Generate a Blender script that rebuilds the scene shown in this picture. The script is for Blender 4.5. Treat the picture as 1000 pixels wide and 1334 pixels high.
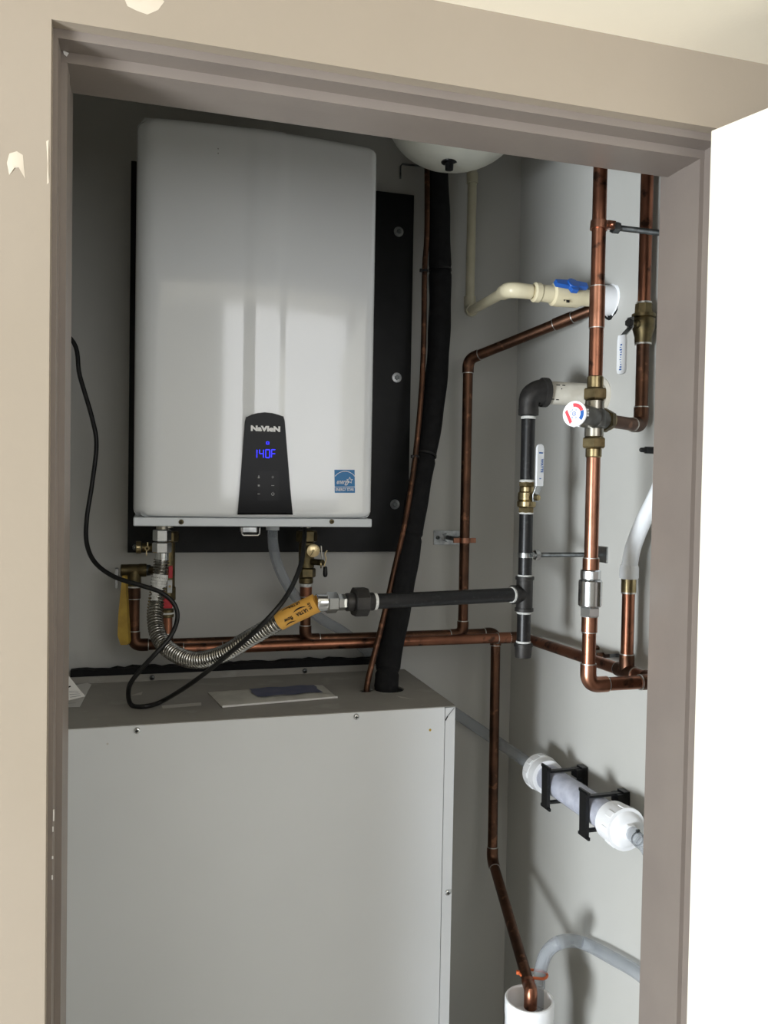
import bpy, bmesh, math, random
from mathutils import Vector as V, Matrix
random.seed(7)
scene = bpy.context.scene
for o in list(bpy.data.objects): bpy.data.objects.remove(o, do_unlink=True)
C = scene.collection

# ------------------------------------------------------------------ camera
EYE = 1.545                                   # eye height above the floor
FPX, IW, IH = 1066.86, 1000.0, 1334.0         # focal length in pixels of the 1000x1334 frame
YAW, PITCH, ROLL = math.radians(16.0517), math.radians(-1.4908), math.radians(1.0083)
fwd = V((math.sin(YAW)*math.cos(PITCH), math.cos(YAW)*math.cos(PITCH), math.sin(PITCH)))
rt0 = V((math.cos(YAW), -math.sin(YAW), 0)); up0 = rt0.cross(fwd)
RT = math.cos(ROLL)*rt0 + math.sin(ROLL)*up0
UP = -math.sin(ROLL)*rt0 + math.cos(ROLL)*up0
CAM = V((0, 0, EYE))
cd = bpy.data.cameras.new('camera'); cam = bpy.data.objects.new('camera', cd); C.objects.link(cam)
cd.sensor_fit = 'VERTICAL'; cd.sensor_height = 24.0; cd.lens = FPX/IH*24.0
cd.clip_start = 0.02
M4 = Matrix((RT, UP, -fwd)).transposed().to_4x4(); M4.translation = CAM
cam.matrix_world = M4
scene.camera = cam

# ------------------------------------------------------------------ world, daylight, exposure
w = bpy.data.worlds.new('world'); scene.world = w; w.use_nodes = True
bg = w.node_tree.nodes['Background']; bg.inputs[0].default_value = (0.80, 0.90, 1.0, 1); bg.inputs[1].default_value = 1.0
def area(name, loc, look, sx, sy, power, col):
    d = bpy.data.lights.new(name, 'AREA'); d.shape = 'RECTANGLE'; d.size = sx; d.size_y = sy; d.energy = power; d.color = col
    o = bpy.data.objects.new(name, d); C.objects.link(o); o.location = loc
    o.rotation_euler = (V(look)-V(loc)).to_track_quat('-Z', 'Z').to_euler()
    return o
# daylight through the glazed door in the left wall of the room and through the rear window
area('daylight_side_door', (-3.12, -1.15, 0.58), (0.0, 0.15, 0.62), 1.0, 1.10, 275, (0.89, 0.95, 1.0))
area('daylight_rear_window', (0.74, -0.66, 1.935), (0.74, 0, 1.935), 1.26, 0.87, 10, (0.97, 0.98, 1.0))
vs = scene.view_settings
vs.view_transform = 'Standard'; vs.look = 'None'; vs.gamma = 1.0; vs.use_curve_mapping = False
vs.exposure = 0.0

# ------------------------------------------------------------------ pixel -> point helpers (a pixel gives a direction only)
def ray(x, y): return RT*((x-IW/2)/FPX) - UP*((y-IH/2)/FPX) + fwd
def P(x, y, Y):
    d = ray(x, y); return CAM + d*(Y/d.y)
def PX(x, y, X):
    d = ray(x, y); return CAM + d*(X/d.x)
def PZ(x, y, Z):
    d = ray(x, y); return CAM + d*((Z-EYE)/d.z)

# ------------------------------------------------------------------ materials
def lin(c):
    c = [v/255.0 for v in c]
    return tuple((v/12.92 if v <= .04045 else ((v+.055)/1.055)**2.4) for v in c)+(1,)
MATS = {}
def mat(name, c, rough=.5, metal=0.0, c2=None, scale=20, detail=4, bump=0.0, bscale=200, contrast=(.35, .65),
        coat=0.0, trans=0.0, ior=1.45, emit=0.0, alpha=1.0, stretch=None, spec=None, c3=None, scale3=60, sss=0):
    m = bpy.data.materials.new(name); m.use_nodes = True; MATS[name] = m
    nt = m.node_tree; b = nt.nodes['Principled BSDF']
    b.inputs['Base Color'].default_value = lin(c); b.inputs['Roughness'].default_value = rough
    b.inputs['Metallic'].default_value = metal
    if coat: b.inputs['Coat Weight'].default_value = coat; b.inputs['Coat Roughness'].default_value = .08
    if trans: b.inputs['Transmission Weight'].default_value = trans
    b.inputs['IOR'].default_value = ior
    if spec is not None: b.inputs['Specular IOR Level'].default_value = spec
    if alpha < 1: b.inputs['Alpha'].default_value = alpha
    if emit: b.inputs['Emission Color'].default_value = lin(c); b.inputs['Emission Strength'].default_value = emit
    if sss: b.inputs['Subsurface Weight'].default_value = sss; b.inputs['Subsurface Radius'].default_value = (.01, .01, .01)
    tc = nt.nodes.new('ShaderNodeTexCoord'); src = tc.outputs['Object']
    if stretch:
        mp = nt.nodes.new('ShaderNodeMapping'); mp.inputs['Scale'].default_value = stretch
        nt.links.new(src, mp.inputs[0]); src = mp.outputs[0]
    def noise(sc, det):
        n = nt.nodes.new('ShaderNodeTexNoise'); n.inputs['Scale'].default_value = sc; n.inputs['Detail'].default_value = det
        nt.links.new(src, n.inputs['Vector']); return n
    def ramp(fac, a, bb, ca, cb):
        r = nt.nodes.new('ShaderNodeValToRGB'); r.color_ramp.elements[0].position = a; r.color_ramp.elements[1].position = bb
        r.color_ramp.elements[0].color = ca; r.color_ramp.elements[1].color = cb
        nt.links.new(fac, r.inputs[0]); return r
    if c2:
        n = noise(scale, detail); r = ramp(n.outputs['Fac'], contrast[0], contrast[1], lin(c), lin(c2)); out = r.outputs[0]
        if c3:
            n3 = noise(scale3, 5); r3 = ramp(n3.outputs['Fac'], .58, .68, (0, 0, 0, 1), (1, 1, 1, 1))
            mx = nt.nodes.new('ShaderNodeMix'); mx.data_type = 'RGBA'
            nt.links.new(r3.outputs[0], mx.inputs[0]); nt.links.new(out, mx.inputs[6]); mx.inputs[7].default_value = lin(c3); out = mx.outputs[2]
        nt.links.new(out, b.inputs['Base Color'])
    if bump:
        n = noise(bscale, 3); bp = nt.nodes.new('ShaderNodeBump'); bp.inputs['Strength'].default_value = bump; bp.inputs['Distance'].default_value = .002
        nt.links.new(n.outputs['Fac'], bp.inputs['Height']); nt.links.new(bp.outputs[0], b.inputs['Normal'])
    return m
mat('wall_cream', (155, 143, 127), .38, c2=(159, 147, 132), scale=3, bump=.08, bscale=90)
mat('ceiling_cream', (236, 226, 206), .7, bump=.1, bscale=120)
mat('door_cream', (230, 224, 209), .4, c2=(233, 228, 214), scale=4)
mat('frame_taupe', (131, 121, 113), .42, c2=(125, 115, 108), scale=8, bump=.05, bscale=150)
mat('closet_paint', (188, 187, 181), .5, c2=(193, 192, 187), scale=2.5, bump=.06, bscale=110)
mat('floor_tile', (150, 148, 146), .5, c2=(140, 138, 136), scale=9)
mat('room_white', (170, 170, 170), .7)
mat('gloss_highlight', (208, 196, 178), .14, coat=.6, bump=.4, bscale=40)  # lighter than the wall paint, so the highlight sits in the colour
mat('chip_white', (228, 226, 222), .5)
mat('enamel', (224, 227, 229), .12, coat=1.0, c2=(227, 230, 232), scale=3)
mat('lip_white', (205, 210, 214), .35)
mat('panel_black', (12, 12, 13), .16, spec=.14)
mat('panel_grey', (17, 17, 18), .2, spec=.18)
mat('print_white', (235, 235, 235), .5)
mat('print_grey', (150, 150, 150), .5)
mat('led_blue', (40, 40, 255), .5, emit=3.0)
mat('energy_blue', (28, 112, 170), .35)
mat('board_black', (16, 17, 17), .45, c2=(22, 23, 23), scale=30, spec=.3)
mat('zinc', (190, 192, 192), .3, 1.0, c2=(140, 142, 143), scale=60)
mat('zinc_dull', (130, 134, 135), .42, 1.0, c2=(90, 93, 94), scale=70)
mat('chrome', (215, 217, 218), .2, 1.0)
mat('copper', (164, 111, 87), .35, 1.0, c2=(126, 85, 67), scale=14, c3=(84, 61, 51), scale3=45)
mat('copper_dark', (112, 80, 63), .43, 1.0, c2=(80, 60, 49), scale=18, c3=(136, 97, 76), scale3=60)
mat('copper_bright', (186, 134, 110), .32, 1.0, c2=(154, 108, 87), scale=30)
mat('solder', (205, 203, 198), .4, 1.0)
mat('brass', (180, 163, 124), .3, 1.0, c2=(142, 127, 94), scale=60)
mat('brass_dark', (122, 108, 78), .42, 1.0, c2=(92, 84, 62), scale=70)
mat('brass_pale', (225, 205, 160), .32, 1.0)
mat('nickel', (176, 172, 160), .3, 1.0)
mat('iron_black', (26, 26, 27), .38, c2=(20, 20, 21), scale=60, c3=(44, 44, 44), scale3=140)
mat('iron_fitting', (62, 60, 58), .5, .5, c2=(46, 45, 44), scale=50, bump=.15, bscale=300)
mat('thread_tape', (222, 222, 218), .6, c2=(190, 190, 186), scale=150)
mat('stainless_flex', (172, 170, 164), .24, 1.0)
mat('label_orange', (226, 176, 88), .45, c2=(216, 162, 72), scale=20)
mat('ink_black', (25, 22, 18), .6)
mat('ink_blue', (30, 90, 165), .6)
mat('ink_red', (205, 70, 80), .6)
mat('handle_white', (232, 234, 236), .35)
mat('foam_black', (21, 21, 22), .8, c2=(28, 28, 29), scale=60, spec=.25, bump=.2, bscale=300)
mat('rubber_black', (18, 18, 18), .45)
mat('plastic_black', (20, 20, 21), .4)
mat('cpvc', (226, 216, 184), .3, c2=(220, 208, 174), scale=20)
mat('cpvc_old', (196, 190, 166), .4, c2=(186, 180, 154), scale=20)
mat('plastic_blue', (36, 92, 176), .35)
mat('tank_white', (226, 226, 214), .35, c2=(214, 214, 202), scale=10)
mat('pvc_white', (240, 241, 243), .3)
mat('sleeve_white', (214, 210, 198), .45, c2=(196, 190, 176), scale=30)
mat('valve_grey', (116, 116, 112), .45, .6, c2=(96, 96, 92), scale=60)
mat('vinyl_clear', (196, 202, 208), .22, trans=.55, ior=1.25, alpha=.62, c2=(186, 192, 200), scale=30)
mat('acrylic', (225, 230, 240), .06, trans=.85, ior=1.2, alpha=.55)
mat('marble', (214, 214, 222), .8, c2=(186, 187, 198), scale=45, bump=.35, bscale=160)
mat('pex', (232, 234, 236), .3, c2=(226, 229, 232), scale=20, sss=.2)
mat('tag_yellow', (182, 150, 58), .5, c2=(164, 132, 48), scale=60)
mat('handle_red', (176, 42, 50), .45)
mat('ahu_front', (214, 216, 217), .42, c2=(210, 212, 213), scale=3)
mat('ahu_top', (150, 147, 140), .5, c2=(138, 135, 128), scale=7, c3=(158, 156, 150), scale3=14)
mat('scuff', (190, 187, 180), .7)
mat('paper', (214, 212, 208), .7)
mat('bag_plastic', (196, 194, 184), .3, c2=(182, 180, 170), scale=30, bump=.5, bscale=50)
mat('bag_blue', (70, 76, 104), .4, c2=(92, 96, 118), scale=40)
mat('tie_orange', (206, 104, 60), .5)
mat('dark_void', (12, 12, 12), .9)
mat('glass_clear', (255, 255, 255), .02, trans=1.0, ior=1.45)

# ------------------------------------------------------------------ mesh builders
ORG = {}
def perp(d):
    a = V((0, 0, 1)) if abs(d.z) < .9 else V((1, 0, 0))
    u = d.cross(a).normalized(); return u, d.cross(u).normalized()
class MB:
    def __init__(s): s.v = []; s.f = []
    def add(s, vs, fs):
        n = len(s.v); s.v += [V(p) for p in vs]; s.f += [tuple(i+n for i in q) for q in fs]; return s
    def box(s, a, b):
        x0, y0, z0 = a; x1, y1, z1 = b
        return s.add([(x0,y0,z0),(x1,y0,z0),(x1,y1,z0),(x0,y1,z0),(x0,y0,z1),(x1,y0,z1),(x1,y1,z1),(x0,y1,z1)],
                     [(0,3,2,1),(4,5,6,7),(0,1,5,4),(1,2,6,5),(2,3,7,6),(3,0,4,7)])
    def obox(s, c, ax, ay, az):          # oriented box: centre and three half-axis vectors
        c = V(c); q = [c+ax*i+ay*j+az*k for k in (-1, 1) for i, j in ((-1,-1),(1,-1),(1,1),(-1,1))]
        return s.add(q, [(0,3,2,1),(4,5,6,7),(0,1,5,4),(1,2,6,5),(2,3,7,6),(3,0,4,7)])
    def lathe(s, p, d, prof, n=24, u=None, cap=True):     # prof: (distance along d, radius)
        d = V(d).normalized()
        if u is None: u, w_ = perp(d)
        else: u = V(u).normalized(); w_ = d.cross(u).normalized()
        vs = []; fs = []
        for t, r in prof:
            for k in range(n):
                a = 2*math.pi*(k+.5)/n; vs.append(V(p)+d*t+(u*math.cos(a)+w_*math.sin(a))*r)
        m = len(prof)
        for i in range(m-1):
            for k in range(n):
                fs.append((i*n+k, i*n+(k+1) % n, (i+1)*n+(k+1) % n, (i+1)*n+k))
        if cap:
            fs.append(tuple(range(n-1, -1, -1))); fs.append(tuple((m-1)*n+k for k in range(n)))
        return s.add(vs, fs)
    def cyl(s, p, q, r, n=20, r2=None, u=None):
        p = V(p); q = V(q); L = (q-p).length
        return s.lathe(p, q-p, [(0, r), (L, r2 if r2 is not None else r)], n, u)
    def tube(s, pts, r, n=16, cap=True):
        pts = [V(p) for p in pts]; m = len(pts)
        rs = r if isinstance(r, (list, tuple)) else [r]*m
        T = []
        for i in range(m):
            t = pts[min(i+1, m-1)]-pts[max(i-1, 0)]; T.append(t.normalized())
        u, _ = perp(T[0]); vs = []; fs = []
        for i in range(m):
            u = (u-T[i]*u.dot(T[i])).normalized(); w_ = T[i].cross(u)
            for k in range(n):
                a = 2*math.pi*k/n; vs.append(pts[i]+(u*math.cos(a)+w_*math.sin(a))*rs[i])
        for i in range(m-1):
            for k in range(n): fs.append((i*n+k, i*n+(k+1) % n, (i+1)*n+(k+1) % n, (i+1)*n+k))
        if cap: fs.append(tuple(range(n-1, -1, -1))); fs.append(tuple((m-1)*n+k for k in range(n)))
        return s.add(vs, fs)
    def prism(s, poly, off):             # polygon of points extruded by a vector
        n = len(poly); off = V(off); a = [V(p) for p in poly]
        return s.add(a+[p+off for p in a], [tuple(range(n-1, -1, -1)), tuple(range(n, 2*n))] +
                     [(i, (i+1) % n, n+(i+1) % n, n+i) for i in range(n)])
    def ring(s, c, d, R, r, n=28, m=10, a0=0, a1=2*math.pi, u=None):
        d = V(d).normalized(); c = V(c)
        if u is None: u, w_ = perp(d)
        else: u = V(u).normalized(); w_ = d.cross(u)
        full = abs(a1-a0-2*math.pi) < 1e-4
        pts = [c+(u*math.cos(a0+(a1-a0)*k/n)+w_*math.sin(a0+(a1-a0)*k/n))*R for k in range(n+1)]
        return s.tube(pts, r, m, cap=not full)
    def band(s, c, d, r0, r1, h, n=24):  # flat ring (washer/collar) centred on c
        d = V(d).normalized(); c = V(c)-d*h/2
        u, w_ = perp(d); vs = []
        for t, r in ((0, r0), (0, r1), (h, r1), (h, r0)):
            for k in range(n):
                a = 2*math.pi*k/n; vs.append(c+d*t+(u*math.cos(a)+w_*math.sin(a))*r)
        fs = []
        for i in range(4):
            j = (i+1) % 4
            for k in range(n): fs.append((i*n+k, i*n+(k+1) % n, j*n+(k+1) % n, j*n+k))
        return s.add(vs, fs)
    def build(s, name, material, parent=None, smooth=True, bevel=0.0, org=None, ang=40):
        o0 = ORG.get(parent.name, V((0,0,0))) if parent else (V(org) if org is not None else V((0,0,0)))
        me = bpy.data.meshes.new(name); me.from_pydata([tuple(p-o0) for p in s.v], [], s.f); me.update()
        bm = bmesh.new(); bm.from_mesh(me); bmesh.ops.recalc_face_normals(bm, faces=bm.faces); bm.to_mesh(me); bm.free()
        me.materials.append(MATS[material])
        if smooth: me.shade_smooth(); me.set_sharp_from_angle(angle=math.radians(ang))
        o = bpy.data.objects.new(name, me); C.objects.link(o)
        if parent: o.parent = parent
        else: o.location = o0
        ORG[o.name] = o0
        if bevel:
            md = o.modifiers.new('bevel', 'BEVEL'); md.width = bevel; md.segments = 2; md.limit_method = 'ANGLE'
        return o
def tag(o, label, cat, group=None):
    o['label'] = label; o['category'] = cat
    if group: o['group'] = group
    return o
def thing(name, loc, label, cat, group=None):
    o = bpy.data.objects.new(name, None); o.empty_display_size = .03; C.objects.link(o); o.location = loc; ORG[o.name] = V(loc)
    return tag(o, label, cat, group)
def struct(o):
    o['kind'] = 'structure'; return o
def spline(pts, k=8):
    pts = [V(p) for p in pts]; q = [pts[0]*2-pts[1]]+pts+[pts[-1]*2-pts[-2]]; out = []
    for i in range(1, len(q)-2):
        a, b, c, d = q[i-1], q[i], q[i+1], q[i+2]
        for j in range(k):
            t = j/k; out.append(.5*((2*b)+(c-a)*t+(2*a-5*b+4*c-d)*t*t+(3*b-a-3*c+d)*t**3))
    out.append(pts[-1]); return out
def resample(pts, step):
    out = [pts[0]]; acc = 0
    for a, b in zip(pts, pts[1:]):
        L = (b-a).length; t = step-acc
        while t <= L:
            out.append(a+(b-a)*(t/L)); t += step
        acc = (acc+L) % step if L+acc >= step else acc+L
    return out
def text(name, s, parent, material, pos, xd, yd, size, ext=.0003, bold=0.0, shear=0.0, fitw=None, align='CENTER'):
    cu = bpy.data.curves.new(name, 'FONT'); cu.body = s; cu.size = size; cu.align_x = align; cu.align_y = 'CENTER'
    cu.offset = bold; cu.shear = shear; cu.resolution_u = 3
    t = bpy.data.objects.new('tmp_text', cu); C.objects.link(t)
    dg = bpy.context.evaluated_depsgraph_get(); me = bpy.data.meshes.new_from_object(t.evaluated_get(dg))
    bpy.data.objects.remove(t, do_unlink=True)
    xd = V(xd).normalized(); yd = V(yd); yd = (yd-xd*yd.dot(xd)).normalized(); nd = xd.cross(yd)
    xs = [v.co.x for v in me.vertices]; k = 1.0
    if fitw and max(xs) > min(xs): k = fitw/(max(xs)-min(xs))
    mb = MB(); mb.add([V(pos)+xd*(v.co.x*k)+yd*v.co.y+nd*ext for v in me.vertices], [tuple(p.vertices) for p in me.polygons])
    bpy.data.meshes.remove(me)
    return mb.build(name, material, parent, smooth=False)
SCREW = {}
def screw(name, pos, d, r, material, parent, slot=True):
    d = V(d).normalized(); m = MB(); m.lathe(pos, d, [(-.001, r), (r*.35, r*.95), (r*.6, r*.7), (r*.7, r*.3)], 14)
    o = m.build(name, material, parent)
    if slot:
        u, w_ = perp(d); k = MB(); k.obox(V(pos)+d*r*.7, u*r*.55, w_*r*.12, d*r*.08); k.obox(V(pos)+d*r*.7, u*r*.12, w_*r*.55, d*r*.08)
        k.build('cross_slot', 'dark_void', o, smooth=False)
    return o
def pipe_line(root, pts, r, mat_p, mat_f, fr=1.16, bend=None, cup=.016, rings=True, n=18, start=0.0, end=0.0):
    """straight pipes with elbow fittings at each inner point"""
    pts = [V(p) for p in pts]; bend = bend or r*1.9; m = len(pts); ends = []
    for i in range(m-1):
        d = (pts[i+1]-pts[i]).normalized()
        a = pts[i] + d*(bend if i > 0 else start); b = pts[i+1] - d*(bend if i < m-2 else end)
        MB().cyl(a, b, r, n).build('pipe', mat_p, root)
    for i in range(1, m-1):
        d0 = (pts[i]-pts[i-1]).normalized(); d1 = (pts[i+1]-pts[i]).normalized()
        A = pts[i]-d0*bend; B = pts[i]+d1*bend; arc = [A-d0*cup, A]
        for k in range(1, 9):
            t = k/9; arc.append(A*(1-t)**2+pts[i]*2*t*(1-t)+B*t*t)
        arc += [B, B+d1*cup]
        e = MB().tube(arc, r*fr, n).build('elbow', mat_f, root)
        if rings:
            MB().band(A-d0*(cup+.0008), d0, r*.9, r*fr*.985, .0018).build('solder_ring', 'solder', e)
            MB().band(B+d1*(cup+.0008), d1, r*.9, r*fr*.985, .0018).build('solder_ring', 'solder', e)
def coupling(root, p, d, r, L, material, rings=True, name='coupling'):
    d = V(d).normalized(); p = V(p)
    o = MB().cyl(p-d*L/2, p+d*L/2, r, 18).build(name, material, root)
    if rings:
        for s in (-1, 1): MB().band(p+d*s*(L/2+.0006), d, r*.8, r*.985, .0016).build('solder_ring', 'solder', o)
    return o

# ================================================================== SETTING
YW = 0.95                      # room face of the door wall
XL, XR = -0.104, 0.750         # rough opening
ZH = EYE+0.495                 # header edge
YB = 1.83; XRW = 0.856; XLW = -0.24; YI = 1.09      # closet back, right, left walls; inside face of the door wall
ZC = EYE+0.592                 # soffit in front of the closet
RX0, RX1, RY0, ZR = -3.3, 2.3, -2.6, 2.62
YP = -0.65                     # partition behind the photographer

fl = MB().box((RX0-.1, RY0-.1, -.06), (RX1+.1, YB+.1, 0)).build('floor', 'floor_tile', smooth=False); struct(fl)
wf = MB()
wf.box((RX0, YW, 0), (XL, YI, ZR)); wf.box((XR, YW, 0), (RX1, YI, ZR)); wf.box((XL, YW, ZH), (XR, YW+.123, ZR))
wall_front = struct(wf.build('wall_front', 'wall_cream', smooth=False))
struct(MB().box((XLW-.05, YB, 0), (XRW+.1, YB+.08, ZR)).build('wall_back', 'closet_paint', smooth=False))
wr = MB()
struct(MB().box((XRW, YI, 0), (XRW+.1, YB, ZR)).build('wall_right', 'closet_paint', smooth=False))
struct(MB().box((XLW-.08, YI, 0), (XLW, YB, ZR)).build('wall_left', 'closet_paint', smooth=False))
struct(MB().box((XLW-.08, YI, ZR-.12), (XRW+.1, YB, ZR-.06)).build('ceiling_closet', 'closet_paint', smooth=False))
struct(MB().box((RX0-.1, RY0-.1, ZR), (RX1+.1, YB+.1, ZR+.08)).build('ceiling', 'ceiling_cream', smooth=False))
struct(MB().box((RX0, .25, ZC), (RX1, YW, ZR)).build('ceiling_soffit', 'ceiling_cream', smooth=False))
# room behind the camera: left wall with a glazed door opening, rear wall with a window, right wall
lw = MB(); a0, a1, az = -2.0, -.7, 1.40
lw.box((RX0-.1, RY0, 0), (RX0, a0, ZR)); lw.box((RX0-.1, a1, 0), (RX0, YW, ZR)); lw.box((RX0-.1, a0, az), (RX0, a1, ZR))
struct(lw.build('wall_room_left', 'room_white', smooth=False))
rw_ = MB(); b0, b1, c0, c1 = .11, 1.37, 1.50, 2.37
rw_.box((-.45, YP-.1, 0), (b0, YP, ZR)); rw_.box((b1, YP-.1, 0), (RX1, YP, ZR)); rw_.box((b0, YP-.1, 0), (b1, YP, c0)); rw_.box((b0, YP-.1, c1), (b1, YP, ZR))
struct(MB().box((RX0, RY0-.1, 0), (RX1, RY0, ZR)).build('wall_room_far', 'room_white', smooth=False))
struct(rw_.build('wall_room_rear', 'room_white', smooth=False))
struct(MB().box((RX1, RY0, 0), (RX1+.1, YW, ZR)).build('wall_room_right', 'room_white', smooth=False))

# door frame: stepped profile on jambs and head
fr = thing('trim_1', (XL, YW, 0), 'taupe painted door frame with stepped stops around the closet opening', 'door frame'); fr['kind'] = 'structure'
del fr['category']
prof_h = [(.017, 0), (.017, .010), (.045, .010), (.045, .022), (.075, .022), (.075, .020), (.123, .020)]
prof_s = [(.017, 0), (.017, .005), (.045, .005), (.045, .012), (.075, .012), (.075, .010), (.1405, .010)]
def jamb(sign, X0, name):
    m = MB(); pts = [(X0+sign*s_, YW+y_) for y_, s_ in prof_s[1:]]+[(X0-sign*.0, YW+.1405), (X0-sign*.0, YW+.017)]
    m.prism([(x, y, 0) for x, y in pts], (0, 0, ZH+.0))
    return m.build(name, 'frame_taupe', fr, smooth=False)
jl = jamb(1, XL, 'jamb'); jr = jamb(-1, XR, 'jamb')
m = MB(); pts = [(YW+y_-.0004, ZH-s_) for y_, s_ in prof_h[1:]]+[(YW+.1226, ZH), (YW+.0166, ZH)]
m.prism([(XL, y, z) for y, z in pts], (XR-XL, 0, 0)); m.build('head', 'frame_taupe', fr, smooth=False)
# chipped paint on the left jamb stop
for (x, y, h) in ((70, 1062, 16), (69, 1080, 7), (68.5, 1117, 4), (68, 1143, 6)):
    p = P(x, y, YW+.0165); MB().obox(p, V((.0007, 0, 0)), V((0, .0006, 0)), V((0, 0, h*.0004))).build('paint_chip', 'chip_white', jl, smooth=False)
p = P(82, 66, YW+.0445); MB().prism([p, p+V((.006, 0, -.002)), p+V((.004, 0, -.006)), p+V((.001, 0, -.004))], (0, -.001, 0)).build('paint_chip', 'chip_white', jl, smooth=False)
# glossy patches on the wall; highlights painted in as lighter colour
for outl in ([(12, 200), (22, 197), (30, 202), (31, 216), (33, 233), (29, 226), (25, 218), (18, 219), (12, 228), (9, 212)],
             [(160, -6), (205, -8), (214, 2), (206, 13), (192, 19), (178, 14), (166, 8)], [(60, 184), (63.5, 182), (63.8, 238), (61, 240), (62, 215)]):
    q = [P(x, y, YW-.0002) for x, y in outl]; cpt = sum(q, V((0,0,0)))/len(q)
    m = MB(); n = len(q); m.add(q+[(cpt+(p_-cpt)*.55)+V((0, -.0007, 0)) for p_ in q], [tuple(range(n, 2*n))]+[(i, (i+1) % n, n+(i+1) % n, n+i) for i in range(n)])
    m.build('gloss_highlight', 'gloss_highlight', wall_front)

# open door leaf, swung out past a right angle
phi = math.radians(17.0); pv = V((.748, .945, 0)); dl = V((math.sin(phi), -math.cos(phi), 0)); nn = V((-math.cos(phi), -math.sin(phi), 0))
zt = EYE+.4815
door = thing('door_1', (pv.x, pv.y, 0), 'cream painted flush door swung open beside the closet', 'door'); door['kind'] = 'structure'; del door['category']
c0_ = pv+nn*.0435; mm = MB(); mm.prism([c0_, c0_+dl*.82, c0_+dl*.82-nn*.042, c0_-nn*.042], (0, 0, zt-.012))
for v_ in mm.v: v_.z += .012
mm.build('leaf', 'door_cream', door, smooth=False, bevel=.002)
for z in (.22, 1.02, 1.82):
    MB().cyl((pv.x+.004, pv.y-.004, z-.045), (pv.x+.004, pv.y-.004, z+.045), .006, 12).build('hinge', 'zinc', door)

# ================================================================== WATER HEATER
H_Y = 1.480
hx0 = P(175.5, 420, H_Y).x; hx1 = P(489.5, 440, H_Y).x; hzt = P(177, 153, H_Y).z+.009; hzb = P(300, 674.5, H_Y-.005).z
lipb = P(300, 686, H_Y+.002).z
hcx = (hx0+hx1)/2
wh = thing('water_heater', (hcx, YB-.02, lipb), 'white enamelled tankless water heater with black control panel on black board', 'water heater')
XS0 = P(327, 350, H_Y).x; XS1 = P(367, 350, H_Y).x          # raised centre strip
def front_y(x):
    t = (x-hcx)/((hx1-hx0)/2); y = H_Y+.003-.016*(1-t*t)
    def st(a, b, v): k = min(1, max(0, (v-a)/(b-a))); return k*k*(3-2*k)
    y -= .0028*(st(XS0-.004, XS0+.003, x)-st(XS1-.003, XS1+.004, x))
    return y
def cover():
    m = MB(); NX, NZ = 74, 60; R_ = .014; rc = .013; hw = (hx1-hx0)/2; hh = (hzt-hzb)/2; cz = (hzt+hzb)/2
    def sp(n, half):          # spacing dense at both ends
        out = []
        for i in range(n+1):
            t = -1+2*i/n; out.append(half*(math.sin(t*math.pi/2)*.85+t*.15))
        return out
    xs = sp(NX, hw); zs = sp(NZ, hh); idx = {}
    for j, z in enumerate(zs):
        top = z > 0; dz = hh-abs(z); rcc = rc if top else .014; Rz = R_ if top else .012
        shrink = 0
        if dz < rcc: shrink = rcc-math.sqrt(max(0, rcc*rcc-(rcc-dz)**2))
        k = (hw-shrink)/hw
        for i, x in enumerate(xs):
            X = x*k; dx = hw-shrink-abs(X); Rx = .034 if X < 0 else .016
            a = max(0, 1-dx/Rx); b = max(0, 1-dz/Rz); dd = min(1, math.hypot(a, b))
            R2 = max(.016, Rx if a > b else Rz)
            y = front_y(hcx+X)+R2*(1-math.sqrt(1-dd*dd))
            idx[i, j] = len(m.v); m.v.append(V((hcx+X, y, cz+z)))
    for j in range(NZ):
        for i in range(NX): m.f.append((idx[i, j], idx[i+1, j], idx[i+1, j+1], idx[i, j+1]))
    bd = [idx[i, 0] for i in range(NX+1)]+[idx[NX, j] for j in range(1, NZ+1)]+[idx[i, NZ] for i in range(NX-1, -1, -1)]+[idx[0, j] for j in range(NZ-1, 0, -1)]
    n0 = len(m.v)
    for b in bd: m.v.append(V((m.v[b].x, YB-.034, m.v[b].z)))
    L = len(bd)
    for k in range(L): m.f.append((bd[k], bd[(k+1) % L], n0+(k+1) % L, n0+k))
    m.f.append(tuple(n0+k for k in range(L)))
    return m.build('front_cover', 'enamel', wh, ang=60)
cov = cover()
lx0 = P(173.5, 680, H_Y).x; lx1 = P(484.5, 680, H_Y).x
m = MB(); m.box((lx0, H_Y+.001, lipb), (lx1, YB-.04, hzb-.0005)); lip = m.build('base_plate', 'lip_white', wh, bevel=.002)
for (x, y) in ((236, 680), (432, 679.5)): screw('screw', P(x, y, H_Y+.001), (0, -1, 0), .0046, 'brass_dark', wh)
# small pinhole and marks on the cover
for (x, y) in ((284, 200), (284, 194)):
    p = P(x, y, 1.47); MB().lathe((p.x, front_y(p.x)-.0002, p.z), (0, -1, 0), [(0, .0012), (.0003, .001)], 8).build('pin_hole', 'print_grey', cov)
# latch with wire bail under the base plate
a = P(313, 688, 1.50); b = P(337, 694, 1.50)
m = MB(); m.box((a.x+.002, 1.49, lipb-.012), (b.x-.004, 1.53, lipb)); clip = m.build('drain_tray', 'zinc', wh, bevel=.002)
MB().tube([(a.x, 1.485, lipb-.002), (a.x+.001, 1.484, lipb-.013), (a.x+.004, 1.484, lipb-.016), (b.x-.004, 1.484, lipb-.016), (b.x-.001, 1.484, lipb-.013), (b.x, 1.485, lipb-.002)], .0014, 8).build('wire_bail', 'chrome', clip)
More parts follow.
